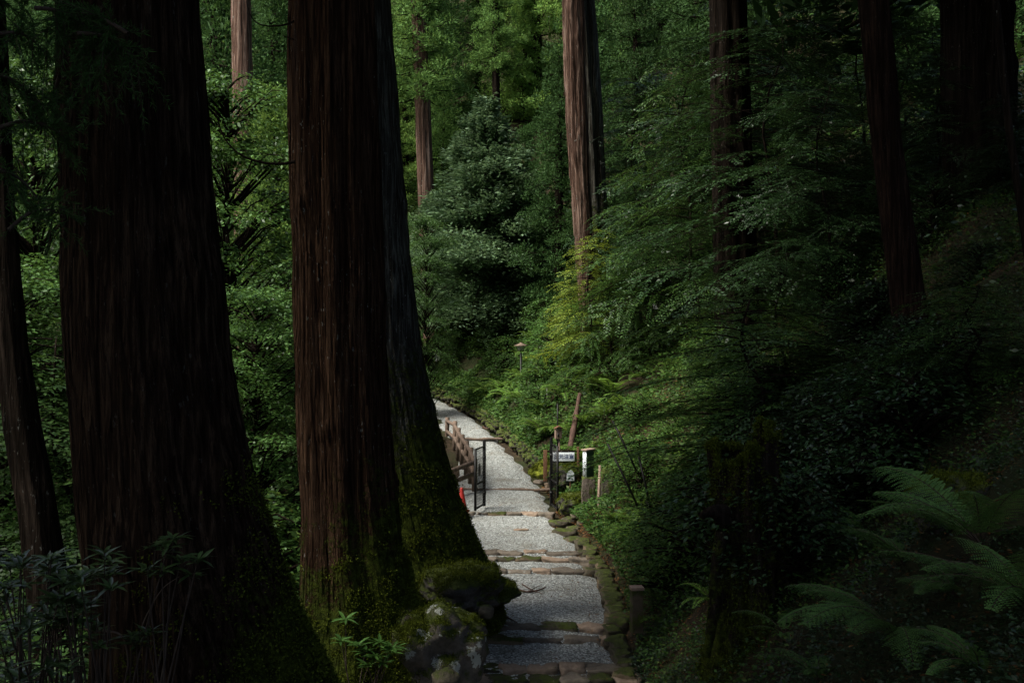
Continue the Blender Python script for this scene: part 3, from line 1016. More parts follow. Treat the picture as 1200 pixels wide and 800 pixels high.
T10 = big_tree('broad nearly black cedar trunk at the upper right near the thin pole tree',
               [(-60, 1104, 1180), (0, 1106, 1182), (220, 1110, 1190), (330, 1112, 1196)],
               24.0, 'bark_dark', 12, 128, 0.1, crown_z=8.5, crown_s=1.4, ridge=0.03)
T11 = big_tree('thin bare pole of a young tree leaning at the right edge',
               [(-60, 1158, 1167), (0, 1163, 1171), (150, 1178, 1187), (270, 1196, 1205), (330, 1204, 1214)],
               12.0, 'bark_dark', 13, 24, 0.1, crown_z=None, zt=9, name='young_tree', ridge=0.004, lobes=0.03, zb=float(H(5.6, 12)) - 0.3)
T12 = big_tree('thin black trunk standing among the cedars above the silvery conical tree',
               [(-60, 577, 584), (0, 577, 585), (80, 577, 585), (150, 578, 586), (300, 578, 587)],
               58.0, 'bark_dark', 14, 24, 0.4, crown_z=14, crown_s=0.5, ridge=0.01)

# unseen cedars added beside and behind the viewer so their crowns shade the slope
k = 0
for (x, y, s) in [(-9, 6, 1.1), (-8, -1, 1.2), (13, 9, 1.0), (-6, -12, 1.2), (10.5, 16, 1.2), (-5, -6, 1.3), (13.5, 24, 1.2), (12, 3, 1.2), (-1, -11, 1.3), (14, 11, 1.2), (-14, 1, 1.2), (-17, 13, 0.75)]:
    z = float(H(x, y))
    if k == 0:
        me, b = trunk_mesh('trunk', [(-60, 575, 625), (700, 565, 635)], 20.0, -5, 28, M['bark_dark'], 40, 0.5, 77, ridge=0.02)
    t = thing('cedar_tree', 'tall unseen cedar added outside the view for its shade', 'tree', (x, y, z - 0.3), k * 1.3, 'unseen cedars added to shade the path')
    part('trunk', me, t)
    cm, lm = canopy[k % 2]
    a = part('crown', cm, t, (0, 0, 11 + (k % 3)))
    a.scale = (s,) * 3
    a = part('limbs', lm, t, (0, 0, 11 + (k % 3)))
    a.scale = (s,) * 3
    k += 1

# dead curved branches of the reddish cedar and sprigs on the giant
br = MB()
def curve(pts, n=20):
    pts = np.array(pts, float)
    t = np.linspace(0, len(pts) - 1, n)
    i = np.minimum(t.astype(int), len(pts) - 2)
    f = (t - i)[:, None]
    f2 = f * f * (3 - 2 * f) * 0.3 + f * 0.7
    return pts[i] * (1 - f2) + pts[i + 1] * f2
def catmull(pts, n=24):
    p = np.array(pts, float)
    p = np.vstack([2 * p[0] - p[1], p, 2 * p[-1] - p[-2]])
    t = np.linspace(0, len(p) - 3 - 1e-6, n)
    i = t.astype(int)
    f = (t - i)[:, None]
    p0, p1, p2, p3 = p[i], p[i + 1], p[i + 2], p[i + 3]
    return 0.5 * ((2 * p1) + (-p0 + p2) * f + (2 * p0 - 5 * p1 + 4 * p2 - p3) * f * f + (-p0 + 3 * p1 - 3 * p2 + p3) * f ** 3)
b2 = np.array(T2.location)
for pts, r0 in [([(352, 188), (330, 192), (305, 190), (280, 180), (262, 160), (252, 130)], 0.022), ([(296, 187), (288, 202), (272, 214), (252, 218)], 0.010),
                ([(352, 22), (330, 30), (305, 29), (292, 15), (288, -10)], 0.014), ([(348, 48), (340, 45), (331, 42)], 0.012)]:
    c = catmull([P(a, b, 14.2) for a, b in pts]) - b2
    br = MB()
    br.tube(c, np.linspace(r0, r0 * 0.35, len(c)), 6)
    br.part('dead_branch', M['bark_dark'], T2, smooth=True)


def cedar_bough(mb, st, start, end, droop, n, seed):
    r = np.random.default_rng(seed)
    t = np.linspace(0, 1, 12)
    start = np.array(start)
    end = np.array(end)
    pts = start + (end - start) * t[:, None]
    pts[:, 2] -= droop * np.sin(PI * t) * -0.5
    st.tube(pts, np.linspace(0.018, 0.005, 12), 5, False)
    L = np.linalg.norm(end - start)
    for k in range(n):
        s = r.uniform(0.1, 1.0)
        c = start + (end - start) * s
        c[2] += droop * 0.5 * math.sin(PI * s)
        dv = unit((end - start) / L * 0.5 + r.normal(0, 0.8, 3) + [0, 0, -0.5])
        ln = r.uniform(0.15, 0.42)
        u = np.linspace(0, 1, 16)[:, None]
        tp = c + dv * ln * u + np.array([0, 0, -0.18 * ln]) * u ** 2
        st.tube(tp[::3], np.linspace(0.004, 0.0015, 6), 3, False)
        q = np.repeat(tp, 4, axis=0)
        dd = r.normal(0, 0.75, (len(q), 3)) + dv * 1.1
        leaves(mb, q, dd, r.normal(0, 1, (len(q), 3)), r.uniform(0.035, 0.075, len(q)), 0.0065, 0.1)


lf, st = MB(), MB()
b1 = np.array(T1.location)
for (s, e, n, sd) in [((150, 40), (60, 20), 26, 1), ((40, 10), (120, 50), 30, 2), ((90, 40), (165, 75), 26, 3), ((70, 90), (60, 150), 16, 4), ((110, 60), (105, 115), 18, 5),
                      ((0, 40), (60, 70), 26, 6), ((-20, 90), (45, 120), 26, 7), ((0, 150), (75, 160), 20, 8), ((-10, 200), (50, 240), 20, 9), ((10, 270), (70, 250), 12, 10), ((-20, 10), (50, -10), 26, 11)]:
    cedar_bough(lf, st, P(*s, 7.7) - b1, P(*e, 7.9) - b1, 0.15, n, sd)
lf.part('hanging_sprays', M['cedar_deep'], T1)
st.part('drooping_branch', M['twig'], T1, smooth=True)

# ------------------------------------------------------------------ background conifers and broadleaf trees
def proto(kind_meshes, label, cat, name, group=None, far=True):
    t = thing(name, label, cat, (0, 0, 0), 0, group)
    cm, lm = kind_meshes
    part('crown', cm, t)
    if lm is not None:
        part('trunk', lm, t)
    return t


def cedar_set(seed, mat, Hh, Rr, nb, **kw):
    cm, lm = cedar_crown(seed, Hh, Rr, nb, mat, **kw)
    mb = MB()
    mb.tube([[0, 0, -2.0], [0.03, 0.0, Hh * 0.5], [0, 0, Hh * 0.97]], [0.3 * Rr / 2.5, 0.2 * Rr / 2.5, 0.03], 10)
    V = [v for v in mb.V]
    tm = mb.mesh('trunk', M['bark_dark'], True)
    return cm, lm, tm


CED = {}
for nm, mat in (('mid', 'cedar'), ('bright', 'cedar_bright'), ('deep', 'cedar_deep')):
    CED[nm] = [cedar_set(200 + i * 7 + len(nm), M[mat], 14, 3.0, 100, blades=190, cs=0.62, bl=0.19, bw=0.055, taper=0.7) for i in range(2)]
used_group = {}


def cedar_at(px, d, top_py, kind, label, group=None, wide=1.0, rz=None, base_py=None):
    x = (px - 600) / F * d
    zb = float(H(x, d)) if base_py is None else (400 - base_py) / F * d
    zt = (400 - top_py) / F * d
    h = max(4.0, zt - zb)
    s = h / 14
    cm, lm, tm = CED[kind][rng.integers(0, 2)]
    t = thing('cedar_tree', label, 'tree', (x, d, zb), rng.uniform(0, 6) if rz is None else rz, group)
    sx = s * wide
    for n, m in (('crown', cm), ('limbs', lm), ('trunk', tm)):
        part(n, m, t)
    t.scale = (sx, sx, s)
    return t


def upto(n, w):
    return [w] * n


# individually readable conifers
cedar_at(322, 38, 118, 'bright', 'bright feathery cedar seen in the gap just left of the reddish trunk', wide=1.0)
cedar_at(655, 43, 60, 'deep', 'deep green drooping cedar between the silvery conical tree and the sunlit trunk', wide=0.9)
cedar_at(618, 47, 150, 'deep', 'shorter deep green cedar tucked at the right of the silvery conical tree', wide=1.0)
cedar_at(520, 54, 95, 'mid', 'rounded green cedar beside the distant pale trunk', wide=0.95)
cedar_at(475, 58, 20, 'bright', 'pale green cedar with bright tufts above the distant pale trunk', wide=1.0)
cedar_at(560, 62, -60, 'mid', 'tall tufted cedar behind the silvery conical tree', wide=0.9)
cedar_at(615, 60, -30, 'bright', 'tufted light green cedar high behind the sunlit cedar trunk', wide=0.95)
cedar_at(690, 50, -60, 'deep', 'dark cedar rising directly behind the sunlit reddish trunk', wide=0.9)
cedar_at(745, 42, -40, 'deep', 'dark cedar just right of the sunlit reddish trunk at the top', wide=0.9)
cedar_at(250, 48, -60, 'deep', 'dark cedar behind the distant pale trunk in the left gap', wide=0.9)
# continuous forest behind
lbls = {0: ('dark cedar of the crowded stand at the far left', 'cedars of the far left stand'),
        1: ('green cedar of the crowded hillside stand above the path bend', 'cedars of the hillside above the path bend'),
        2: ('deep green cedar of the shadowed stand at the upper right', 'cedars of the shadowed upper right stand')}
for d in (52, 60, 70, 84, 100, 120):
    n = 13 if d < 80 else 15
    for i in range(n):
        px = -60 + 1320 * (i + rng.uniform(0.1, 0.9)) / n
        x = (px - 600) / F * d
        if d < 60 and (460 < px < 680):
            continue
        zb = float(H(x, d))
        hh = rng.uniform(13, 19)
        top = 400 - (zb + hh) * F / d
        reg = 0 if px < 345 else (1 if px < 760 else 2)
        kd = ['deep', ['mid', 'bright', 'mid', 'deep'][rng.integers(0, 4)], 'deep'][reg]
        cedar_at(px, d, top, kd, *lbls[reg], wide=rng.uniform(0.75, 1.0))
# silvery conical tree
x, d = (572 - 600) / F * 46, 46
zb = float(H(x, d))
cm, lm = fir_crown(31, (400 - 128) / F * 46 - zb, 4.4, 300, M['fir'])
t = thing('conical_tree', 'silvery green conical tree in the centre beyond the path bend', 'tree', (x, d, zb))
part('crown', cm, t)
part('trunk', lm, t)

# ------------------------------------------------------------------ broadleaf trees
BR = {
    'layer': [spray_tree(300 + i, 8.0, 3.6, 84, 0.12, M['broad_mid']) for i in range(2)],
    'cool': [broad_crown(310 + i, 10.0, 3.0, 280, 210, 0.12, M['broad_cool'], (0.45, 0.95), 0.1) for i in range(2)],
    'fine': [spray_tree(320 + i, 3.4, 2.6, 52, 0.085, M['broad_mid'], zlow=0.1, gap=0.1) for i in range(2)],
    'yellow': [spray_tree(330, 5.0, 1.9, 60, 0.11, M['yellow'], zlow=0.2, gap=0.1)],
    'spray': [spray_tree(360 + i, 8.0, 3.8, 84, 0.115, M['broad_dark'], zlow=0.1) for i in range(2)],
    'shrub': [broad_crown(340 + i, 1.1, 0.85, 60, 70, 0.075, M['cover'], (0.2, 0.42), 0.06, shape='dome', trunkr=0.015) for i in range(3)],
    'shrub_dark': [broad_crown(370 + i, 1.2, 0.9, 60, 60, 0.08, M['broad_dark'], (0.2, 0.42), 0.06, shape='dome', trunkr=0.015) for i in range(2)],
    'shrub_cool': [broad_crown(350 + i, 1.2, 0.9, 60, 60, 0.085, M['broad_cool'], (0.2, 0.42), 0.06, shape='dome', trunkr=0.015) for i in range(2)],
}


def broad_at(px, d, kind, h, label, group=None, base_py=None, cat='tree', name='broadleaf_tree', wide=1.0, dz=0.0):
    x = (px - 600) / F * d
    zb = float(H(x, d)) if base_py is None else (400 - base_py) / F * d
    ms = BR[kind]
    cm, lm = ms[rng.integers(0, len(ms))]
    h0 = {'layer': 8, 'spray': 8, 'cool': 10, 'fine': 3.4, 'yellow': 5, 'shrub': 1.1, 'shrub_cool': 1.2, 'shrub_dark': 1.2}[kind]
    t = thing(name, label, cat, (x, d, zb + dz), rng.uniform(0, 6), group)
    part('crown', cm, t)
    part('trunk', lm, t)
    t.scale = (h / h0 * wide, h / h0 * wide, h / h0)
    return t


def top_h(px, d, top_py):
    x = (px - 600) / F * d
    return (400 - top_py) / F * d - float(H(x, d))


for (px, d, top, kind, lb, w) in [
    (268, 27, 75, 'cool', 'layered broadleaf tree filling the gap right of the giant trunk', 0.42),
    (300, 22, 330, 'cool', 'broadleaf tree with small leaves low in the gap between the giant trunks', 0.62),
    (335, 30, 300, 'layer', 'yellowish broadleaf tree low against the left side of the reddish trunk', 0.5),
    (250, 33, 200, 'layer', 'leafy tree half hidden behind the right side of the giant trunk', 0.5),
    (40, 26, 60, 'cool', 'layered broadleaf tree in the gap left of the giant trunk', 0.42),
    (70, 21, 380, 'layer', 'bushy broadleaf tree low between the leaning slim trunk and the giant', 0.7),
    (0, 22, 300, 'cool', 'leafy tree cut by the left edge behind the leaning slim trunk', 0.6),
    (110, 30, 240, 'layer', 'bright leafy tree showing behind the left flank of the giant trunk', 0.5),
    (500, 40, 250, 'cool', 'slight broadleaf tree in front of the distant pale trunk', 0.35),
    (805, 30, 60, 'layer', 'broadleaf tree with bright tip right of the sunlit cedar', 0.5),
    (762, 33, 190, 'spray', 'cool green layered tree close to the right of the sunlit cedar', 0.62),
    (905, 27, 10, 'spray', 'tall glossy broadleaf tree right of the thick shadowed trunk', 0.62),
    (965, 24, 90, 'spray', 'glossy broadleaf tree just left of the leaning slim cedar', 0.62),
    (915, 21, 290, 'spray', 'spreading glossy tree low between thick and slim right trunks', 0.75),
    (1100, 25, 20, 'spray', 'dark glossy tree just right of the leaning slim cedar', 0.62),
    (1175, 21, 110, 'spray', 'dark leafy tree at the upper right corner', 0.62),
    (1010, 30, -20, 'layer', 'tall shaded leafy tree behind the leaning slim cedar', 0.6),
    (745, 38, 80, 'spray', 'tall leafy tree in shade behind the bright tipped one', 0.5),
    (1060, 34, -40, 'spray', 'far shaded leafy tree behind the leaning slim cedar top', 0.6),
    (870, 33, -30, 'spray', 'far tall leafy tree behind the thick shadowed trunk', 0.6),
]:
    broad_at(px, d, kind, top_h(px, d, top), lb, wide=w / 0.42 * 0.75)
broad_at(668, 34.6, 'yellow', top_h(668, 34.6, 330), 'low yellow green maple spreading toward the path below the glowing one', name='maple_tree', wide=1.0)
broad_at(692, 33, 'yellow', top_h(692, 33, 268), 'yellow green maple glowing in front of the sunlit cedar trunk', name='maple_tree', wide=1.0)
broad_at(716, 31.5, 'fine', top_h(716, 31.5, 318), 'green maple with flat fans between the glowing maple and the bank', name='maple_tree', wide=0.8)
broad_at(760, 31, 'fine', top_h(760, 31, 300), 'fine leaved maple spreading over the bank right of the sunlit cedar', name='maple_tree', wide=0.55)
broad_at(835, 25, 'fine', top_h(835, 25, 395), 'fine leaved maple in front of the thick shadowed trunk', name='maple_tree', wide=0.75)
broad_at(880, 19, 'fine', top_h(880, 19, 345), 'low fine leaved maple spreading left of the leaning slim cedar', name='maple_tree', wide=1.4)
broad_at(1010, 16, 'fine', top_h(1010, 16, 400), 'low arching bush at the foot of the leaning slim cedar', cat='bush', name='arching_bush', wide=1.3)
broad_at(1140, 13, 'fine', top_h(1140, 13, 330), 'shaded arching bush at the right edge below the thin pole tree', cat='bush', name='arching_bush', wide=1.4)

# shrubs on the right bank
bands = [(22.5, 29, 700, 860, 14, 'shrub', 'leafy shrub on the bank above and right of the dark stone pillar'),
         (15.5, 21, 745, 900, 16, 'shrub', 'leafy shrub on the bank above the square wooden post'),
         (29, 44, 560, 720, 18, 'shrub_cool', 'leafy shrub on the bright bank around the lamp post'),
         (12.5, 17, 860, 1150, 18, 'shrub_dark', 'dark shrub on the shadowed bank above the ferns'),
         (44, 52, 515, 700, 16, 'shrub', 'dark leafy shrub at the foot of the silvery conical tree'),
         (17, 24, 880, 1200, 20, 'shrub_dark', 'dark shrub high on the right bank around the leaning slim cedar')]
for (d0, d1, p0, p1, n, kd, lb) in bands:
    for i in range(n):
        d = d0 + (d1 - d0) * (i + rng.random()) / n
        px = rng.uniform(p0, p1)
        x = (px - 600) / F * d
        if x < np.interp(d, YE, XR) + 0.7 or (22 < d < 32 and 630 < px < 745) or (d < 22 and px < 770):
            continue
        broad_at(px, d, kd, rng.uniform(0.7, 1.3), lb, group='shrubs: ' + lb, cat='shrub', name='shrub', dz=-0.1, wide=rng.uniform(0.9, 1.2))
# shrubs in the left valley
for i in range(26):
    d = rng.uniform(14, 34)
    px = rng.choice([rng.uniform(-10, 110), rng.uniform(240, 350)])
    lb = 'valley shrub between the giant and the reddish cedar' if px > 200 else 'valley shrub left of the giant cedar'
    broad_at(px, d, ['shrub', 'shrub_cool'][i % 2], rng.uniform(1.4, 3.0), lb, group=lb + 's', cat='shrub', name='shrub')

# ------------------------------------------------------------------ ferns
FERN_FAR = [fern_meshes(400 + i, 9, 0.75, False, 0.2, npin=18) for i in range(3)]
for i in range(110):
    d = rng.uniform(28.5, 41) if i < 70 else rng.uniform(14.5, 24)
    xr = np.interp(d, YE, XR)
    x = xr + 0.45 + (rng.uniform(0, 1) ** 1.3) * (3.2 if d > 23 else 1.8)
    px = 600 + x / d * F
    if 23.6 < d < 28.5 and px < 730:
        continue
    lb = 'bright fern on the sunny bank between lamp post and signboard' if d > 27 else ('fern on the bank around the dark stone pillar' if d > 22 else 'fern at the foot of the bank around the square wooden post')
    t = thing('fern', lb, 'fern', (x, d, float(H(x, d)) - 0.03), rng.uniform(0, 6), 'ferns: ' + lb)
    cm, lm = FERN_FAR[i % 3]
    part('fronds', cm, t)
    part('stalks', lm, t)
    t.scale = (rng.uniform(0.8, 1.5) if d > 24 else rng.uniform(0.5, 0.95),) * 3

# large near ferns at lower right; fronds spread toward the camera and the path
near = [  # px, py, d, fronds, L, az0, spread, label
    (1150, 640, 6.0, 8, 0.85, 2.0, 3.4, 'large arching fern at the right edge, highest of the near ferns'),
    (1050, 745, 6.6, 6, 0.8, 2.3, 2.6, 'broad fern with its frond arching over the bottom edge below the stump'),
    (1215, 720, 5.6, 7, 0.75, 2.0, 2.6, 'fern with long toothed fronds in the lower right corner'),
    (960, 800, 6.6, 6, 0.5, 0.0, 6.28, 'small fern at the bottom edge right of the mossy stump'),
    (1060, 665, 7.4, 5, 0.55, 1.8, 2.8, 'small dark fern in front of the leaf covered bank beside the stump'),
    (1000, 440, 11.5, 7, 0.7, 1.5, 4.0, 'fern with raised fronds high on the shadowed bank'),
    (1165, 440, 10.5, 6, 0.6, 1.5, 4.0, 'fern on the bank below the thin pole tree at the right edge'),
    (850, 770, 9.0, 7, 0.4, 0.0, 6.28, 'small fern at the left foot of the mossy stump'),
    (1010, 640, 7.8, 5, 0.5, 1.6, 3.0, 'narrow fronded fern between the stump and the large arching fern'),
    (1120, 700, 6.6, 6, 0.5, 1.8, 3.0, 'fern filling the slope between the large arching fern and the corner fern'),
    (920, 745, 7.6, 5, 0.42, 0.5, 5.0, 'low fern right of the mossy stump near the bottom edge'),
    (1150, 790, 5.2, 6, 0.42, 1.2, 3.6, 'small fern at the bottom edge left of the corner fern'),
]
for i, (px, py, d, n, L, a0, sp, lb) in enumerate(near):
    p = P(px, py, d)
    # slide along the ray until the ground is met
    dd = np.linspace(d * 0.6, d * 1.6, 200)
    hx = (px - 600) / F * dd
    hz = (400 - py) / F * dd
    gap = hz - H(hx, dd)
    k = int(np.argmax(gap < 0.0)) if (gap < 0).any() else 80
    dg = dd[k]
    loc = np.array([hx[k], dg, float(H(hx[k], dg)) - 0.02])
    print('near fern', i, px, py, 'asked', d, 'ground', round(float(dg), 2))
    cm, lm = fern_meshes(500 + i, n, L * dg / d, True, 0.2, a0 if sp < 6 else 0, sp, up=(0.55, 1.0), npin=21, mat='fern_dark', droop=(0.7, 1.4))
    t = thing('fern', lb, 'fern', loc)
    part('fronds', cm, t)
    part('stalks', lm, t)


# ------------------------------------------------------------------ leathery bushes, lower left
def rhodo(label, stems, seed, leafL=0.15, mat='rhodo', name='leathery_bush', base=None, spreadleaf=0.5):
    """stems: list of tip points (world); one tuft of long leaves on each"""
    r = np.random.default_rng(seed)
    lf, st = MB(), MB()
    base = np.array(base)
    for tip in stems:
        tip = np.array(tip) - base
        mid = tip * 0.5 + [r.normal(0, 0.08), r.normal(0, 0.08), -0.12]
        c = catmull([np.zeros(3), mid, tip], 12)
        st.tube(c, np.linspace(0.012, 0.004, 12), 5, False)
        for lay in range(2):
            n = r.integers(5, 8)
            az = np.arange(n) * 2 * PI / n + r.uniform(0, 6)
            el = r.uniform(-0.1, 0.55, n) + lay * 0.3
            dr = np.stack([np.cos(az) * np.cos(el), np.sin(az) * np.cos(el), np.sin(el)], -1)
            nr = np.stack([-np.cos(az) * np.sin(el), -np.sin(az) * np.sin(el), np.cos(el)], -1) + r.normal(0, 0.15, (n, 3))
            ln = leafL * r.uniform(0.7, 1.15, n)
            bigleaves(lf, np.tile(tip - [0, 0, 0.03 * lay], (n, 1)), dr, nr, ln, ln * 0.24, 0.15, 0.2)
    t = thing(name, label, 'bush', base)
    lf.part('leaves', M[mat], t)
    st.part('stems', M['twig'], t, smooth=True)
    return t


r_ = np.random.default_rng(5)
def tips(p0, p1, y0, y1, d0, d1, n):
    return [P(r_.uniform(p0, p1), r_.uniform(y0, y1), r_.uniform(d0, d1)) for _ in range(n)]
def gb(px, d):
    x = (px - 600) / F * d
    return (x, d, float(H(x, d)))
rhodo('leathery leaved bush at the lower left corner, in front of the slim leaning trunk', tips(-20, 90, 655, 800, 7.0, 8.6, 46), 1, 0.16, base=gb(40, 7.8))
rhodo('leathery leaved bush overlapping the left foot of the giant trunk', tips(60, 135, 645, 760, 7.2, 8.2, 26), 2, 0.16, base=gb(100, 7.6))
rhodo('thin leathery sprig with upright leaf tufts across the base of the giant trunk',
      [P(*q) for q in [(172, 665, 7.9), (196, 642, 7.8), (203, 630, 7.9), (232, 655, 7.8), (212, 655, 7.9), (190, 668, 7.8), (182, 640, 7.9), (225, 672, 7.9)]], 3, 0.15, base=gb(170, 7.9))
rhodo('low leathery sprig near the bottom edge in front of the giant trunk', [P(*q) for q in [(155, 745, 7.9), (172, 740, 7.8), (160, 752, 7.8)]], 4, 0.14, base=gb(165, 7.9))
rhodo('small pale leaved plant standing against the mossy foot of the reddish cedar',
      [P(*q) for q in [(405, 725, 13.6), (400, 750, 13.4), (420, 755, 13.3), (428, 762, 13.3), (440, 768, 13.2), (455, 762, 13.3), (432, 778, 13.2), (448, 775, 13.3), (445, 752, 13.4), (460, 757, 13.4)]], 5, 0.2, mat='broad_cool', name='small_plant', base=gb(425, 13.5))
# bottom left low groundcover patch by the rocks
# hanging root twigs in front of giant
mb = MB()
for pts, r0 in [([(120, 738), (143, 745), (150, 775), (146, 800), (146, 815)], 0.008), ([(195, 740), (193, 770), (188, 800), (186, 820)], 0.008), ([(162, 745), (172, 720), (190, 690), (210, 675)], 0.005), ([(20, 800), (45, 795), (50, 780)], 0.008)]:
    c = catmull([P(a, b, 7.9) for a, b in pts])
    mb.tube(c, np.linspace(r0, r0 * 0.6, len(c)), 5)
mb.part('climbing_vine', M['log'], T1, -b1, smooth=True)

# ------------------------------------------------------------------ moss tufts
M['moss'] = leafmat('moss_tufts', (0.03, 0.045, 0.008), (0.075, 0.11, 0.016), (0.11, 0.15, 0.02), 0.9, 0.1, 0.2)


def moss_on(o, parent, n, maskf, seed, L=0.02, name='moss', label=None, local=True):
    me = o.data
    V = np.empty(len(me.vertices) * 3, np.float32)
    me.vertices.foreach_get('co', V)
    V = V.reshape(-1, 3).astype(float)
    Nn = np.empty(len(me.vertices) * 3, np.float32)
    me.vertices.foreach_get('normal', Nn)
    Nn = Nn.reshape(-1, 3).astype(float)
    m = maskf(V, Nn)
    r = np.random.default_rng(seed)
    m = np.clip(m, 0, 1) * (Nn[:, 1] < 0.5)
    if m.sum() < 1:
        return
    idx = r.choice(len(V), n, p=m / m.sum())
    nr = Nn[idx]
    pos = V[idx] + r.normal(0, 0.018, (n, 3)) + nr * 0.002
    mb = MB()
    ll = L * r.uniform(0.5, 1.6, n)
    leaves(mb, pos, nr * 0.7 + r.normal(0, 0.6, (n, 3)), r.normal(0, 1, (n, 3)), ll, ll * 0.55, 0.1)
    q = part(name, mb.mesh(name, M['moss']), parent, (0, 0, 0) if parent is not o else (0, 0, 0))
    q['kind'] = 'stuff'
    return q


def fbm(V, f=1.7, s=0.0):
    return (np.sin(V[:, 0] * 3.1 * f + 2 * np.sin(V[:, 2] * 2.3 * f + s)) * np.sin(V[:, 2] * 2.7 * f + 1.5 * np.sin(V[:, 1] * 3.7 * f)) +
            0.6 * np.sin(V[:, 0] * 9 * f + V[:, 2] * 5 * f + s) * np.sin(V[:, 1] * 8 * f + V[:, 2] * 7 * f))


def trunk_part(t):
    return [c for c in t.children if c.name.startswith('trunk')][0]


moss_on(trunk_part(T1), T1, 70000, lambda V, n: (1.15 - V[:, 2] / 2.7 + V[:, 0] * 0.9 + 0.5 * fbm(V)) * (V[:, 2] < 3.6) * 0.7, 1, 0.024)
moss_on(trunk_part(T2), T2, 50000, lambda V, n: (0.75 - V[:, 2] / 2.0 + V[:, 0] * 0.7 + 0.55 * fbm(V, 2.2, 1)) * (V[:, 2] < 2.6), 2, 0.026)
moss_on(trunk_part(T3), T3, 45000, lambda V, n: (0.95 - V[:, 2] / 2.5 + V[:, 0] * 0.3 + 0.5 * fbm(V, 2, 2)) * (V[:, 2] < 3.4), 3, 0.026)

# loose bark strips standing off the trunks
def bark_strips(t, nseg, n, seed, mat, zmax=9.0, wmax=4, lift=0.02, nl=(8, 34)):
    o = trunk_part(t)
    me = o.data
    V = np.empty(len(me.vertices) * 3, np.float32)
    me.vertices.foreach_get('co', V)
    V = V.reshape(-1, nseg, 3).astype(float)
    Nn = np.empty(len(me.vertices) * 3, np.float32)
    me.vertices.foreach_get('normal', Nn)
    Nn = Nn.reshape(-1, nseg, 3).astype(float)
    nr = int((V[:, 0, 2] < zmax).sum())
    r = np.random.default_rng(seed)
    mb = MB()
    for _ in range(n):
        L = int(r.integers(*nl))
        r0 = int(r.integers(2, max(3, nr - L - 2)))
        sg = int(r.integers(0, nseg))
        if Nn[r0, sg, 1] > 0.45:
            continue
        w = int(r.integers(1, wmax + 1))
        k = np.arange(L)
        u = k / (L - 1)
        off = lift * r.uniform(0.3, 1.2) * ((1 - u) ** 3 * r.uniform(0, 1.4) + u ** 3 * r.uniform(0, 0.8) + 0.25)
        sh = r.normal(0, 0.004) * u
        a = V[r0:r0 + L, sg] + Nn[r0:r0 + L, sg] * off[:, None]
        b = V[r0:r0 + L, (sg + w) % nseg] + Nn[r0:r0 + L, (sg + w) % nseg] * (off * r.uniform(0.6, 1.1))[:, None]
        mid = (a + b) / 2
        tap = np.sin(PI * np.clip(u * 0.92 + 0.04, 0, 1))[:, None] ** 0.4
        a = mid + (a - mid) * tap + [sh.mean(), 0, 0]
        b = mid + (b - mid) * tap + [sh.mean(), 0, 0]
        P_ = np.stack([a, b], 1).reshape(-1, 3)
        i = np.arange(L - 1) * 2
        mb.add(P_, np.stack([i, i + 1, i + 3, i + 2], -1))
    q = mb.part('loose_bark', mat, t)
    q['kind'] = 'stuff'


bark_strips(T1, 384, 2600, 71, M['bark_giant'], 7.8, 5, 0.022, (10, 55))
bark_strips(T2, 320, 2400, 72, M['bark_red'], 9.0, 4, 0.02, (8, 45))
bark_strips(T3, 288, 1800, 73, M['bark_grey'], 10.0, 4, 0.02, (8, 36))
bark_strips(T5, 128, 500, 74, M['bark_dark2'], 7.0, 2, 0.02, (6, 26))
bark_strips(T6, 128, 700, 75, M['bark_far'], 14.0, 2, 0.04, (6, 22))

# ------------------------------------------------------------------ rocks
def rock(label, loc, size, seed, mat, rz=0, rough=0.22, boxy=0.2):
    me = stone_mesh('rock', size, seed, M[mat], boxy, rough, CS2, CQ2, 2.2)
    o = part('rock', me, None, loc)
    o.rotation_euler = (0, 0, rz)
    tag(o, label, 'rock')
    if mat != 'rock_lichen' or True:
        lo = 0.35 if mat == 'rock_lichen' else 0.1
        n = int(26000 * size[0] * size[1])
        moss_on(o, o, n, lambda V, nn: (nn[:, 2] * 0.8 - lo + 0.5 * fbm(V, 2.5, seed) + (-V[:, 0] * 0.9 if mat == 'rock_lichen' else 0)), int(seed * 10), 0.018)
    return o


rock('large boulder spotted with white lichen beside the lowest steps', P(514, 764, 14.0) + [0, 0.1, -0.02], (1.06, 1.0, 1.0), 15.1, 'rock_lichen', 0.2, 0.2, 0.12)
rock('small hump of mossy rock at the left shoulder of the lichen boulder', P(480, 738, 14.15), (0.42, 0.5, 0.55), 8.1, 'rock', 0.2)
rock('broad mossy boulder leaning against the flared root of the greyish cedar', P(541, 692, 15.9) + [0, 0.1, 0], (1.0, 0.95, 0.6), 5.2, 'rock', 0.3, 0.24, 0.08)
rock('low moss covered root hump tapering onto the gravel', P(578, 694, 16.6), (0.6, 0.9, 0.22), 6.6, 'rock', -0.3, 0.25, 0.1)
rock('yellow mossy rock at the path edge below the white signboard', P(636, 552, 27.6), (0.5, 0.5, 0.42), 2.2, 'moss_bright', 0, 0.25, 0.1)
rock('dark mossy rock under the white signboard', P(661, 555, 27.2), (0.75, 0.5, 0.5), 9.2, 'rock', 0, 0.2, 0.3)
rock('low dark rock at the foot of the right gate leaf', P(670, 590, 25.6), (0.55, 0.5, 0.4), 4.4, 'rock', 0, 0.25, 0.2)
rock('mossy boulder half buried in the bank above the near ferns', P(1110, 590, 8.6), (0.5, 0.5, 0.4), 7.4, 'rock', 0, 0.25, 0.2)

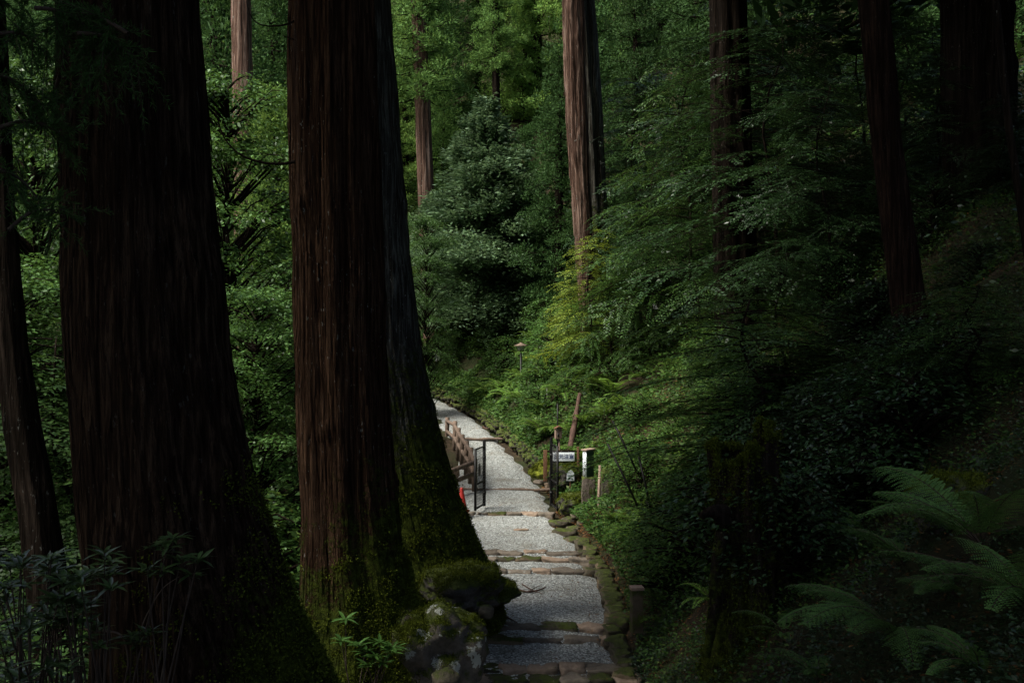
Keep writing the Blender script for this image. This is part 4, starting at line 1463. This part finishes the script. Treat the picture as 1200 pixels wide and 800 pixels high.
# mossy stump
stz = -4.3
me, b = trunk_mesh('trunk', [(632, 844, 918), (660, 842, 928), (700, 840, 940), (760, 832, 955), (800, 820, 965)], 11.5, float(H(2.6, 11.5)) - 0.6, (400 - 632) / F * 11.5 , M['stump'], 192, 0.04, 55, lobes=0.09, ridge=0.05, topr=0.75)
st_ = thing('tree_stump', 'tall dark mossy stump on the bank right of the lower path', 'stump', b)
o = part('trunk', me, st_)
st_o = o
zt_ = max(v.co.z for v in me.vertices)
for v in me.vertices:
    a_ = math.atan2(v.co.y, v.co.x)
    f_ = max(0.0, (v.co.z - zt_ + 0.9) / 0.9)
    v.co.z += f_ * (0.16 * math.sin(a_ * 1 + 1) + 0.06 * math.sin(a_ * 5) + 0.05 * math.sin(a_ * 11) + 0.03 * math.sin(a_ * 23))
    v.co.x -= f_ * 0.12 * math.sin(a_ * 3)
for (px, d, kd, h, lb) in [(880, 11.9, 'shrub_dark', 1.3, 'dark leafy shrub growing behind and over the top of the mossy stump'), (930, 11.2, 'shrub_dark', 1.0, 'low shrub leaning on the right side of the mossy stump'),
                       (840, 12.4, 'shrub', 1.1, 'leafy shrub overhanging the upper left of the mossy stump')]:
    broad_at(px, d, kd, h, lb, cat='shrub', name='shrub', base_py=668 if px == 880 else (660 if px == 840 else 672))
moss_on(st_o, st_, 24000, lambda V, n: 0.55 + 0.6 * fbm(V, 2, 5) + n[:, 2], 61, 0.024)
# jutting ledge of roots near its top left
mb = MB()
for (a, e) in [((850, 600), (822, 604)), ((850, 612), (828, 600)), ((846, 625), (834, 700)), ((842, 690), (828, 770)), ((900, 640), (905, 780))]:
    c = catmull([P(*a, 11.2) - b, P((a[0] + e[0]) / 2, (a[1] + e[1]) / 2 - 4, 11.1) - b, P(*e, 11.0) - b])
    mb.tube(c, np.linspace(0.08, 0.035, len(c)), 8)
mb.part('roots', M['stump'], st_, smooth=True)

# ------------------------------------------------------------------ things along the path
# square post
p = P(746, 726, 15.6)
t = thing('marker_post', 'short square wooden post beside the long gravel terrace', 'post', p, 0.12)
mb = MB()
mb.box((0, 0, 0.13), (0.16, 0.16, 0.6))
mb.part('shaft', M['wall_stone'], t, bevel=0.008)
mb = MB()
mb.box((0, 0, 0.45), (0.185, 0.185, 0.045))
mb.part('top_cap', M['wood_pale'], t, bevel=0.008)


# gate leaves
def gate_leaf(label, hinge, free, z0, h):
    hx, hy = hinge
    fx, fy = free
    L = math.hypot(fx - hx, fy - hy)
    t = thing('gate_leaf', label, 'gate', (hx, hy, z0), math.atan2(fy - hy, fx - hx), 'open gate leaves')
    mb = MB()
    mb.box((0, 0, h / 2 + 0.06), (0.065, 0.065, h + 0.14))
    mb.part('hinge_post', M['iron'], t, bevel=0.004)
    mb = MB()
    mb.box((L, 0, h / 2), (0.05, 0.05, h))
    for z in (0.04, h * 0.42, h - 0.02):
        mb.box((L / 2, 0.0, z), (L - 0.08, 0.03, 0.03))
    mb.part('frame', M['iron'], t)
    mb = MB()
    for k in range(1, 12):
        mb.box((L * k / 12, 0.012, h / 2), (0.006, 0.006, h - 0.04))
    for k in range(1, 22):
        mb.box((L / 2, 0.02, h * k / 22), (L - 0.04, 0.006, 0.006))
    mb.part('wire_mesh', M['iron'], t)
    mb = MB()
    mb.box((0.0, 0, 0.3), (0.075, 0.075, 0.08))
    mb.box((0.0, 0, h * 0.8), (0.075, 0.075, 0.08))
    mb.part('hinge', M['iron'], t)
    return t


d0 = 26.6
hl = P(567.5, 592, d0)
fl = P(557, 597.5, 25.7)
gl = gate_leaf('left leaf of the open black wire gate, swung toward the viewer', hl[:2], (fl[0], 25.75), hl[2], 1.44)
mb = MB()
Lg = math.hypot(fl[0] - hl[0], 25.75 - hl[1])
mb.box((Lg * 0.5, -0.012, 0.92), (0.22, 0.006, 0.28))
mb.part('notice_plate', M['grey_metal'], gl)
hr = P(646, 592, 26.6)
fr_ = P(653.5, 598, 25.7)
gate_leaf('right leaf of the open black wire gate, swung toward the viewer', (hr[0], hr[1]), (fr_[0], 25.75), hr[2], 1.5)

# traffic cone
p = P(541, 599, 25.6)
t = thing('traffic_cone', 'red traffic cone half hidden by the flared root near the gate', 'cone', p)
mb = MB()
mb.tube([[0, 0, 0.03], [0, 0, 0.05], [0, 0, 0.52], [0, 0, 0.55]], [0.15, 0.13, 0.035, 0.028], 24)
mb.part('cone_body', M['cone'], t, smooth=True)
mb = MB()
mb.box((0, 0, 0.015), (0.34, 0.34, 0.03))
mb.part('base_plate', M['cone'], t, bevel=0.008)

# log fence
fn = thing('log_fence', 'low brown log fence along the left edge of the path', 'fence', P(556, 569, 29.2))
fb = np.array(fn.location)
posts = [(556, 569, 29.2, 0.72), (551.5, 558, 29.9, 0.78), (546.5, 549, 30.7, 0.78), (541.5, 541, 31.6, 0.78), (537, 533, 32.6, 0.8), (533, 526, 33.9, 0.86), (524, 516, 36.0, 0.75)]
tops = []
for i, (px, py, d, h) in enumerate(posts):
    p = P(px, py, d) - fb
    mb = MB()
    mb.tube([p - [0, 0, 0.3], p + [0, 0, h * 0.5], p + [0.01, 0, h]], [0.075, 0.07, 0.068], 12)
    mb.part('post', M['log'], fn, smooth=True)
    tops.append((p, h))
for i in range(len(tops) - 1):
    for f in (0.85, 0.4):
        a = tops[i][0] + [0, -0.06, tops[i][1] * f]
        b = tops[i + 1][0] + [0, -0.06, tops[i + 1][1] * f]
        mb = MB()
        mb.tube([a + (a - b) * 0.06, (a + b) / 2, b + (b - a) * 0.06], 0.055, 10)
        mb.part('rail', M['log'], fn, smooth=True)
for (a, b) in [((557, 541, 29.1), (505, 560, 27.6)), ((557, 554, 29.1), (505, 575, 27.6))]:
    mb = MB()
    mb.tube([P(*a) - fb, (P(*a) + P(*b)) / 2 - fb, P(*b) - fb], 0.06, 10)
    mb.part('rail', M['log'], fn, smooth=True)
p = P(505, 585, 27.5) - fb
mb = MB()
mb.tube([p - [0, 0, 0.2], p + [0, 0, 0.85]], 0.07, 12)
mb.part('post', M['log'], fn, smooth=True)

# lamp post
p = P(610.5, 500, 38)
t = thing('lamp_post', 'slim black lamp post with flat shade on the bank beside the bend', 'lamp', (p[0], p[1], p[2] - 0.15))
mb = MB()
mb.tube([[0, 0, -0.3], [0, 0, 2.78]], 0.035, 12)
mb.part('pole', M['iron'], t, smooth=True)
mb = MB()
mb.tube([[0, 0, 2.92], [0, 0, 2.95], [0, 0, 3.0], [0, 0, 3.04]], [0.24, 0.2, 0.07, 0.02], 24)
mb.part('lamp_shade', M['log'], t, smooth=True)
mb = MB()
mb.tube([[0, 0, 2.76], [0, 0, 2.8], [0, 0, 2.9], [0, 0, 2.915]], [0.06, 0.11, 0.13, 0.13], 20)
mb.part('lamp_glass', M['glass'], t, smooth=True)

# thin poles
for (a, b, d, r0, mt, lb) in [((653.5, 473), (653.5, 535), 30.5, 0.022, 'iron', 'thin black pole rising behind the little roofed post box'),
                              ((641, 455), (641, 506), 34, 0.015, 'grey_metal', 'thin grey pole on the fern bank between lamp post and black pole'),
                              ((627, 448), (626, 478), 36, 0.015, 'grey_metal', 'short grey pole just right of the lamp post')]:
    mb = MB()
    A, B = P(*a, d), P(*b, d)
    gz = float(H(B[0], d))
    B[2] = min(B[2], gz)
    mb.tube([A, (A + B) / 2, B - [0, 0, 0.2]], r0, 8)
    tag(mb.part('thin_pole', M[mt], smooth=True), lb, 'pole')
mb = MB()
A = P(624.5, 470, 35.5)
mb.tube([A, A - [0.03, 0, 0.2], A - [-0.02, 0, 0.42]], [0.03, 0.045, 0.02], 8)
mb.tube([A - [0, 0, 0.4], [A[0], 35.5, float(H(A[0], 35.5)) - 0.1]], 0.01, 6)
tag(mb.part('white_marker', M['paper'], smooth=True), 'small white marker stake on the bank right of the lamp post', 'marker')

# leaning broken trunk
A, B = P(679.5, 461, 31.0), P(669, 522, 30.2)
mb = MB()
dirv = unit(B - A)
t_ = np.linspace(0, 1, 14)
c = A + (B + dirv * 0.5 - A) * t_[:, None]
mb.tube(c, 0.05 + 0.035 * np.minimum(1, t_ * 2) + 0.008 * np.sin(t_ * 25), 10)
mb.tube([P(676, 483, 30.7), P(672, 486, 30.6), P(670, 488, 30.5)], [0.03, 0.02, 0.006], 6)
tag(mb.part('broken_trunk', M['wood_red'], smooth=True), 'leaning reddish brown broken trunk on the bank above the signboard', 'trunk')

# roofed box on stake
p = P(655.5, 531, 28.2)
t = thing('stake_box', 'small roofed wooden box on a stake beside the right gate leaf', 'box', p, 0.25)
mb = MB()
mb.tube([[0.02, 0.03, -0.35], [0.0, 0.03, 0.42]], 0.022, 8)
mb.part('stake', M['wood_pale'], t, smooth=True)
mb = MB()
mb.box((-0.03, 0, 0.51), (0.17, 0.1, 0.28))
mb.part('plank_body', M['wood_pale'], t, bevel=0.004)
mb = MB()
mb.box((-0.08, -0.01, 0.665), (0.135, 0.15, 0.02), ry=-0.5)
mb.box((0.025, -0.01, 0.665), (0.135, 0.15, 0.02), ry=0.5)
mb.part('roof', M['wood_brown'], t)
mb = MB()
mb.box((-0.045, -0.053, 0.47), (0.04, 0.006, 0.1))
mb.part('slot', M['ink_black'], t)

# white signboard
d = 27.0
c = P(659.7, 535, d)
t = thing('signboard', 'white horizontal signboard with blue characters behind the right gate leaf', 'sign', c)
mb = MB()
mb.box((0, 0, 0), (0.56, 0.02, 0.21))
mb.part('board', M['white'], t, bevel=0.003)
mb = MB()
mb.box((0, 0.03, 0.13), (0.85, 0.03, 0.05))
mb.box((0, 0.03, -0.125), (0.6, 0.03, 0.03))
mb.part('rail', M['bark_dark'], t)
for xx, w, h1 in ((-0.43, 0.1, 0.16), (0.37, 0.06, 0.24)):
    mb = MB()
    mb.box((xx, 0.03, (h1 - 0.6) / 2), (w, 0.05, h1 + 0.6))
    mb.part('post', M['wood_brown'], t, bevel=0.006)


def text(body, size, loc, mat, parent, name='lettering', rz=0.0, vertical=False):
    cu = bpy.data.curves.new(name, 'FONT')
    cu.body = body
    cu.size = size
    cu.align_x = 'CENTER'
    cu.align_y = 'CENTER'
    cu.extrude = 0.001
    cu.offset = size * 0.015
    if vertical:
        cu.body = '\n'.join(body)
        cu.space_line = 0.85
    cu.materials.append(mat)
    o = bpy.data.objects.new(name, cu)
    o.location = loc
    link(o)
    bpy.context.view_layer.update()
    me = bpy.data.meshes.new_from_object(o.evaluated_get(bpy.context.evaluated_depsgraph_get()))
    bpy.data.objects.remove(o)
    o = part(name, me, parent, loc)
    o.rotation_euler = (R(90), 0, rz)
    return o


text('足元注意', 0.125, (0.02, -0.0135, 0), M['ink'], t)

# small house-shaped sign
c = P(668.5, 563, 26.4)
t = thing('small_sign', 'little white house shaped sign standing below the signboard', 'sign', c, 0.1)
bm = bmesh.new()
f = bm.faces.new([bm.verts.new(v) for v in [(-0.09, -0.01, 0), (0.09, -0.01, 0), (0.09, -0.01, 0.17), (0.02, -0.01, 0.26), (-0.06, -0.01, 0.22), (-0.08, -0.01, 0.17)]])
e = bmesh.ops.extrude_face_region(bm, geom=[f])
bmesh.ops.translate(bm, verts=[v for v in e['geom'] if isinstance(v, bmesh.types.BMVert)], vec=(0, 0.02, 0))
bmesh.ops.recalc_face_normals(bm, faces=bm.faces[:])
me = bpy.data.meshes.new('board')
bm.to_mesh(me)
bm.free()
me.materials.append(M['white'])
part('board', me, t)
mb = MB()
mb.box((0, 0.02, -0.15), (0.025, 0.02, 0.5))
mb.part('stake', M['wood_brown'], t)
mb = MB()
mb.box((0, -0.0125, 0.125), (0.14, 0.004, 0.016))
mb.box((-0.03, -0.0125, 0.065), (0.05, 0.004, 0.045))
mb.box((0.04, -0.0125, 0.04), (0.045, 0.004, 0.03))
mb.part('marks', M['green_box'], t)

# pillar with the green box on it
p = P(689.5, 597, 25.0)
t = thing('stone_pillar', 'dark squat stone pillar carrying the green and white box', 'pillar', p, 0.0)
me = stone_mesh('block', (0.3, 0.3, 0.78), 4.2, M['rock'], 0.72, 0.06, CS2, CQ2)
part('block', me, t, (0, 0, 0.37))
p2 = P(689.5, 559, 25.0)
t = thing('post_box', 'upright green box with a narrow white face standing on the dark pillar', 'box', p2, -0.95)
mb = MB()
mb.box((0, 0, 0.305), (0.14, 0.21, 0.61))
mb.part('body', M['green_box'], t, bevel=0.004)
mb = MB()
mb.box((0, -0.108, 0.305), (0.125, 0.006, 0.58))
mb.part('white_face', M['white'], t)
mb = MB()
mb.box((0, -0.113, 0.55), (0.03, 0.004, 0.025))
mb.box((0, -0.113, 0.05), (0.025, 0.004, 0.03))
for k in range(5):
    mb.box((0.0, -0.113, 0.16 + 0.05 * k), (0.012, 0.004, 0.022))
mb.part('marks', M['ink_black'], t)
mb = MB()
mb.box((0, 0, 0.625), (0.2, 0.28, 0.03), rx=0.05)
mb.part('cap', M['wood_pale'], t, bevel=0.004)
# tall dark stone and stake
p = P(713, 604, 24.6)
me = stone_mesh('standing_stone', (0.36, 0.34, 1.15), 8.8, M['wall_stone'], 0.6, 0.1, CS2, CQ2)
o = part('standing_stone', me, None, p + [0, 0, 0.5])
tag(o, 'tall dark standing stone right of the pillar with the green box', 'stone')
mb = MB()
mb.tube([P(703, 545, 24.2), P(702, 580, 24.1), P(701, 626, 24.0)], [0.03, 0.034, 0.034], 8)
tag(mb.part('wooden_stake', M['wood_pale'], smooth=True), 'pale upright stake in front of the tall standing stone', 'stake')
# dark bamboo poles
for (a, b, d, lb) in [((718, 493), (745, 550), 23, 'upper dark bamboo pole slanting through leaves right of the green box'), ((712, 520), (747, 592), 22.5, 'long dark bamboo pole slanting down beside the standing stone'),
                      ((748, 533), (761, 588), 21.5, 'steep dark bamboo pole nearest the bank shrubs'), ((757, 585), (772, 625), 21.2, 'short dark bamboo pole lowest in the bank leaves')]:
    mb = MB()
    mb.tube([P(*a, d), (P(*a, d) + P(*b, d - 0.4)) / 2 + [0, 0, 0.02], P(*b, d - 0.4)], 0.022, 8)
    tag(mb.part('bamboo_pole', M['iron'], smooth=True), lb, 'pole', 'dark bamboo poles on the bank')
# paper strips at distant trunk
for (px, py, lb) in [(511, 420, 'left white paper strip hanging at the distant pale trunk'), (514, 419, 'right white paper strip hanging at the distant pale trunk'), (515.5, 443, 'lower white paper strip on the stake below the distant trunk')]:
    A = P(px, py, 46.5)
    mb = MB()
    s_ = 0.07 if py < 430 else 0.05
    mb.box(A + [0, 0, 0.1], (s_, 0.008, 0.16), ry=0.3)
    mb.box(A + [0.03, 0.0, -0.04], (s_, 0.008, 0.16), ry=0.3)
    tag(mb.part('paper_strip', M['paper']), lb, 'paper strip')
mb = MB()
A = P(513, 428, 46.6)
mb.tube([A, [A[0], A[1], float(H(A[0], 46.6)) - 0.2]], 0.03, 8)
mb.tube([P(505, 412, 46.6), P(520, 414, 46.6)], 0.012, 6)
mb.tube([P(513, 412, 46.6), A], 0.03, 8)
tag(mb.part('wooden_stake', M['wood_pale'], smooth=True), 'wooden stake holding paper strips at the foot of the distant pale trunk', 'stake')

# sticks and debris on the gravel
for i, (pts, d, r0, lb) in enumerate([([(588, 720), (597, 724), (606, 729)], 17.0, 0.018, 'reddish stick lying at the lower left of the long gravel terrace'),
                                      ([(600, 688), (618, 693), (634, 690), (640, 687)], 18.8, 0.02, 'forked dry branch on the gravel by the mossy root'),
                                      ([(612, 684), (622, 690), (637, 696)], 18.6, 0.012, 'thin twig crossing the forked dry branch'),
                                      ([(566, 500), (571, 502), (577, 500)], 37.0, 0.03, 'dark bark piece lying on the upper path')]):
    c = catmull([P(a, b, d) for a, b in pts], 14)
    for q in c:
        q[1] = 0
    out = []
    for a, b in pts:
        dd = np.linspace(13, 45, 3000)
        gz = (400 - b) / F * dd - np.interp(dd, prof[:, 0], prof[:, 1])
        kk = int(np.argmax(gz < 0.02))
        out.append(P(a, b, dd[kk]))
    c = catmull(out, 14)
    mb = MB()
    mb.tube(c, np.linspace(r0, r0 * 0.4, 14), 6)
    if i == 1:
        mb.tube(catmull([out[1], out[1] + [0.15, 0.2, 0.03], out[1] + [0.25, 0.5, 0.0]], 8), np.linspace(0.012, 0.004, 8), 5)
    tag(mb.part('fallen_stick', M['wood_red'], smooth=True), lb, 'stick')
p = P(610, 621, 23.6)
stone((p[0], 24.0, pathz(24.0) + 0.0), (0.3, 0.16, 0.06), 0.1, 'single flat stone lying in the gravel below the gate', None, name='flat_stone', mat='stone', boxy=0.4)


# ------------------------------------------------------------------ ground cover and litter
def scatter(n, xf, y0, y1, name, mat, L, asp, label, up=0.4, hi=0.12, clump=1.0, thr=0.0, seed=1):
    r = np.random.default_rng(seed)
    y = y0 + (y1 - y0) * r.random(n) ** 0.9
    x = xf(y, r)
    c = np.sin(x * 2.1 + 1.3 * np.sin(y * 1.1)) * np.sin(y * 1.7 + x) + 0.5 * np.sin(x * 5.3 + y * 4.1)
    keep = c * clump > thr
    x, y = x[keep], y[keep]
    c = c[keep]
    z = H(x, y)
    gx = (H(x + 0.05, y) - z) / 0.05
    gy = (H(x, y + 0.05) - z) / 0.05
    nr = unit(np.stack([-gx, -gy, np.ones_like(gx)], -1))
    m = len(x)
    pos = np.stack([x, y, z], -1) + nr * (r.random((m, 1)) * hi * (0.6 + 0.6 * np.clip(c, 0, 1))[:, None] + 0.01)
    dr = r.normal(0, 1, (m, 3))
    dr[:, 2] *= 0.3
    nn = nr * 0.5 + [0, 0, 0.6] + r.normal(0, up, (m, 3))
    mb = MB()
    ll = L * r.uniform(0.5, 1.3, m) * np.clip(y / 20, 0.7, 1.6)
    leaves(mb, pos, dr, nn, ll, ll * asp, 0.12)
    o = mb.part(name, mat)
    return tag(o, label, kind='stuff')


def right(w0, w1):
    return lambda y, r: np.interp(y, YE, XR) + w0 + (w1 - w0) * r.random(len(y)) ** 1.4


def leftf(w0, w1):
    return lambda y, r: np.interp(y, YE, XL) - w0 - (w1 - w0) * r.random(len(y)) ** 1.2


scatter(170000, right(0.25, 8), 9, 50, 'ground_cover', M['cover'], 0.075, 0.55, 'small green leaves carpeting the right bank', 0.45, 0.28, 1.0, -0.85, 1)
scatter(12000, right(0.18, 0.9), 28, 48, 'wall_top_weeds', M['cover'], 0.05, 0.5, 'weeds and moss hanging over the dry stone wall', 0.6, 0.3, 1.0, -0.7, 21)
scatter(110000, right(0.15, 6), 4, 16, 'low_undergrowth', M['broad_dark'], 0.05, 0.5, 'dark small leaved undergrowth on the near right bank', 0.45, 0.2, 1.0, -0.5, 2)
scatter(40000, right(0.02, 8), 4, 30, 'leaf_litter', M['litter'], 0.06, 0.45, 'brown dead leaves and needles on the bank', 0.3, 0.03, 1.0, -2, 3)
scatter(22000, leftf(-0.45, 3.2), 12.5, 30, 'fallen_debris', M['litter'], 0.06, 0.35, 'brown leaf debris around the cedar roots', 0.3, 0.03, 1.0, -2, 4)
scatter(60000, leftf(1.5, 16), 10, 48, 'valley_undergrowth', M['broad_cool'], 0.11, 0.5, 'low green undergrowth in the left valley', 0.5, 0.5, 1.0, -0.3, 5)
scatter(3500, leftf(0.4, 1.9), 12.2, 14.2, 'small_weeds', M['cover'], 0.035, 0.6, 'tiny weeds between lichen boulder and mossy cedar foot', 0.4, 0.08, 1.0, -0.5, 6)
def span(a, b):
    return lambda y, r: (a + (b - a) * r.random(len(y))) * y / 50


scatter(90000, span(-30, 30), 47, 105, 'hillside_undergrowth', M['cover'], 0.26, 0.5, 'green undergrowth over the far forest hillside', 0.5, 0.8, 1.0, -1.0, 8)
scatter(40000, lambda y, r: np.interp(y, YE, XR) + 4 + 14 * r.random(len(y)), 10, 50, 'upper_bank_undergrowth', M['broad_dark'], 0.13, 0.5, 'dark leafy undergrowth high on the right bank', 0.5, 0.5, 1.0, -0.6, 10)


# needles and leaves fallen on the gravel
r = np.random.default_rng(9)
n = 3000
y = r.uniform(14.6, 40, n)
t = r.beta(0.5, 0.5, n)
a = np.interp(y, YE, XL)
b = np.interp(y, YE, XR) - 0.3
x = a + (b - a) * t
z = np.interp(y, prof[:, 0], prof[:, 1]) + 0.02
mb = MB()
leaves(mb, np.stack([x, y, z], -1), np.stack([r.normal(0, 1, n), r.normal(0, 1, n), r.normal(0, .1, n)], -1), np.array([0, 0, 1]) + r.normal(0, .2, (n, 3)), r.uniform(.02, .1, n), r.uniform(.006, .022, n), 0.1)
tag(mb.part('fallen_leaves', M['litter']), 'scattered brown bits and needles on the gravel', kind='stuff')

# ------------------------------------------------------------------ sky, sun, camera
w = bpy.data.worlds.new('World')
SC.world = w
w.use_nodes = True
nt = w.node_tree
nt.nodes.clear()
sky = nt.nodes.new('ShaderNodeTexSky')
sky.sky_type = 'NISHITA'
sky.sun_disc = False
ELEV, AZ = R(54), R(-112)      # azimuth measured from +Y toward +X: sun stands up to the left, a little behind the viewer
sky.sun_elevation = ELEV
sky.sun_rotation = AZ
sky.air_density = 1.0
sky.dust_density = 4.0
bg = nt.nodes.new('ShaderNodeBackground')
bg.inputs[1].default_value = 0.062
wo = nt.nodes.new('ShaderNodeOutputWorld')
nt.links.new(sky.outputs[0], bg.inputs[0])
nt.links.new(bg.outputs[0], wo.inputs[0])
sl = bpy.data.lights.new('sun', 'SUN')
sl.energy = 2.4
sl.angle = R(26)
sl.color = (1.0, 0.96, 0.88)
so = link(bpy.data.objects.new('sun', sl))
sd = Vector((math.sin(AZ) * math.cos(ELEV), math.cos(AZ) * math.cos(ELEV), math.sin(ELEV)))
so.rotation_euler = sd.to_track_quat('Z', 'Y').to_euler()
so.location = (-20, 20, 40)

cam = bpy.data.cameras.new('camera')
cam.sensor_width = 36
cam.lens = 39
cam.clip_end = 600
co = link(bpy.data.objects.new('camera', cam))
co.rotation_euler = (R(90), 0, 0)
SC.camera = co
SC.view_settings.view_transform = 'Standard'
SC.view_settings.look = 'None'
SC.view_settings.gamma = 1
SC.view_settings.exposure = 1.9
SC.cycles.max_bounces = 5
SC.cycles.diffuse_bounces = 2
SC.cycles.glossy_bounces = 2
SC.cycles.transmission_bounces = 3
SC.cycles.use_denoising = True
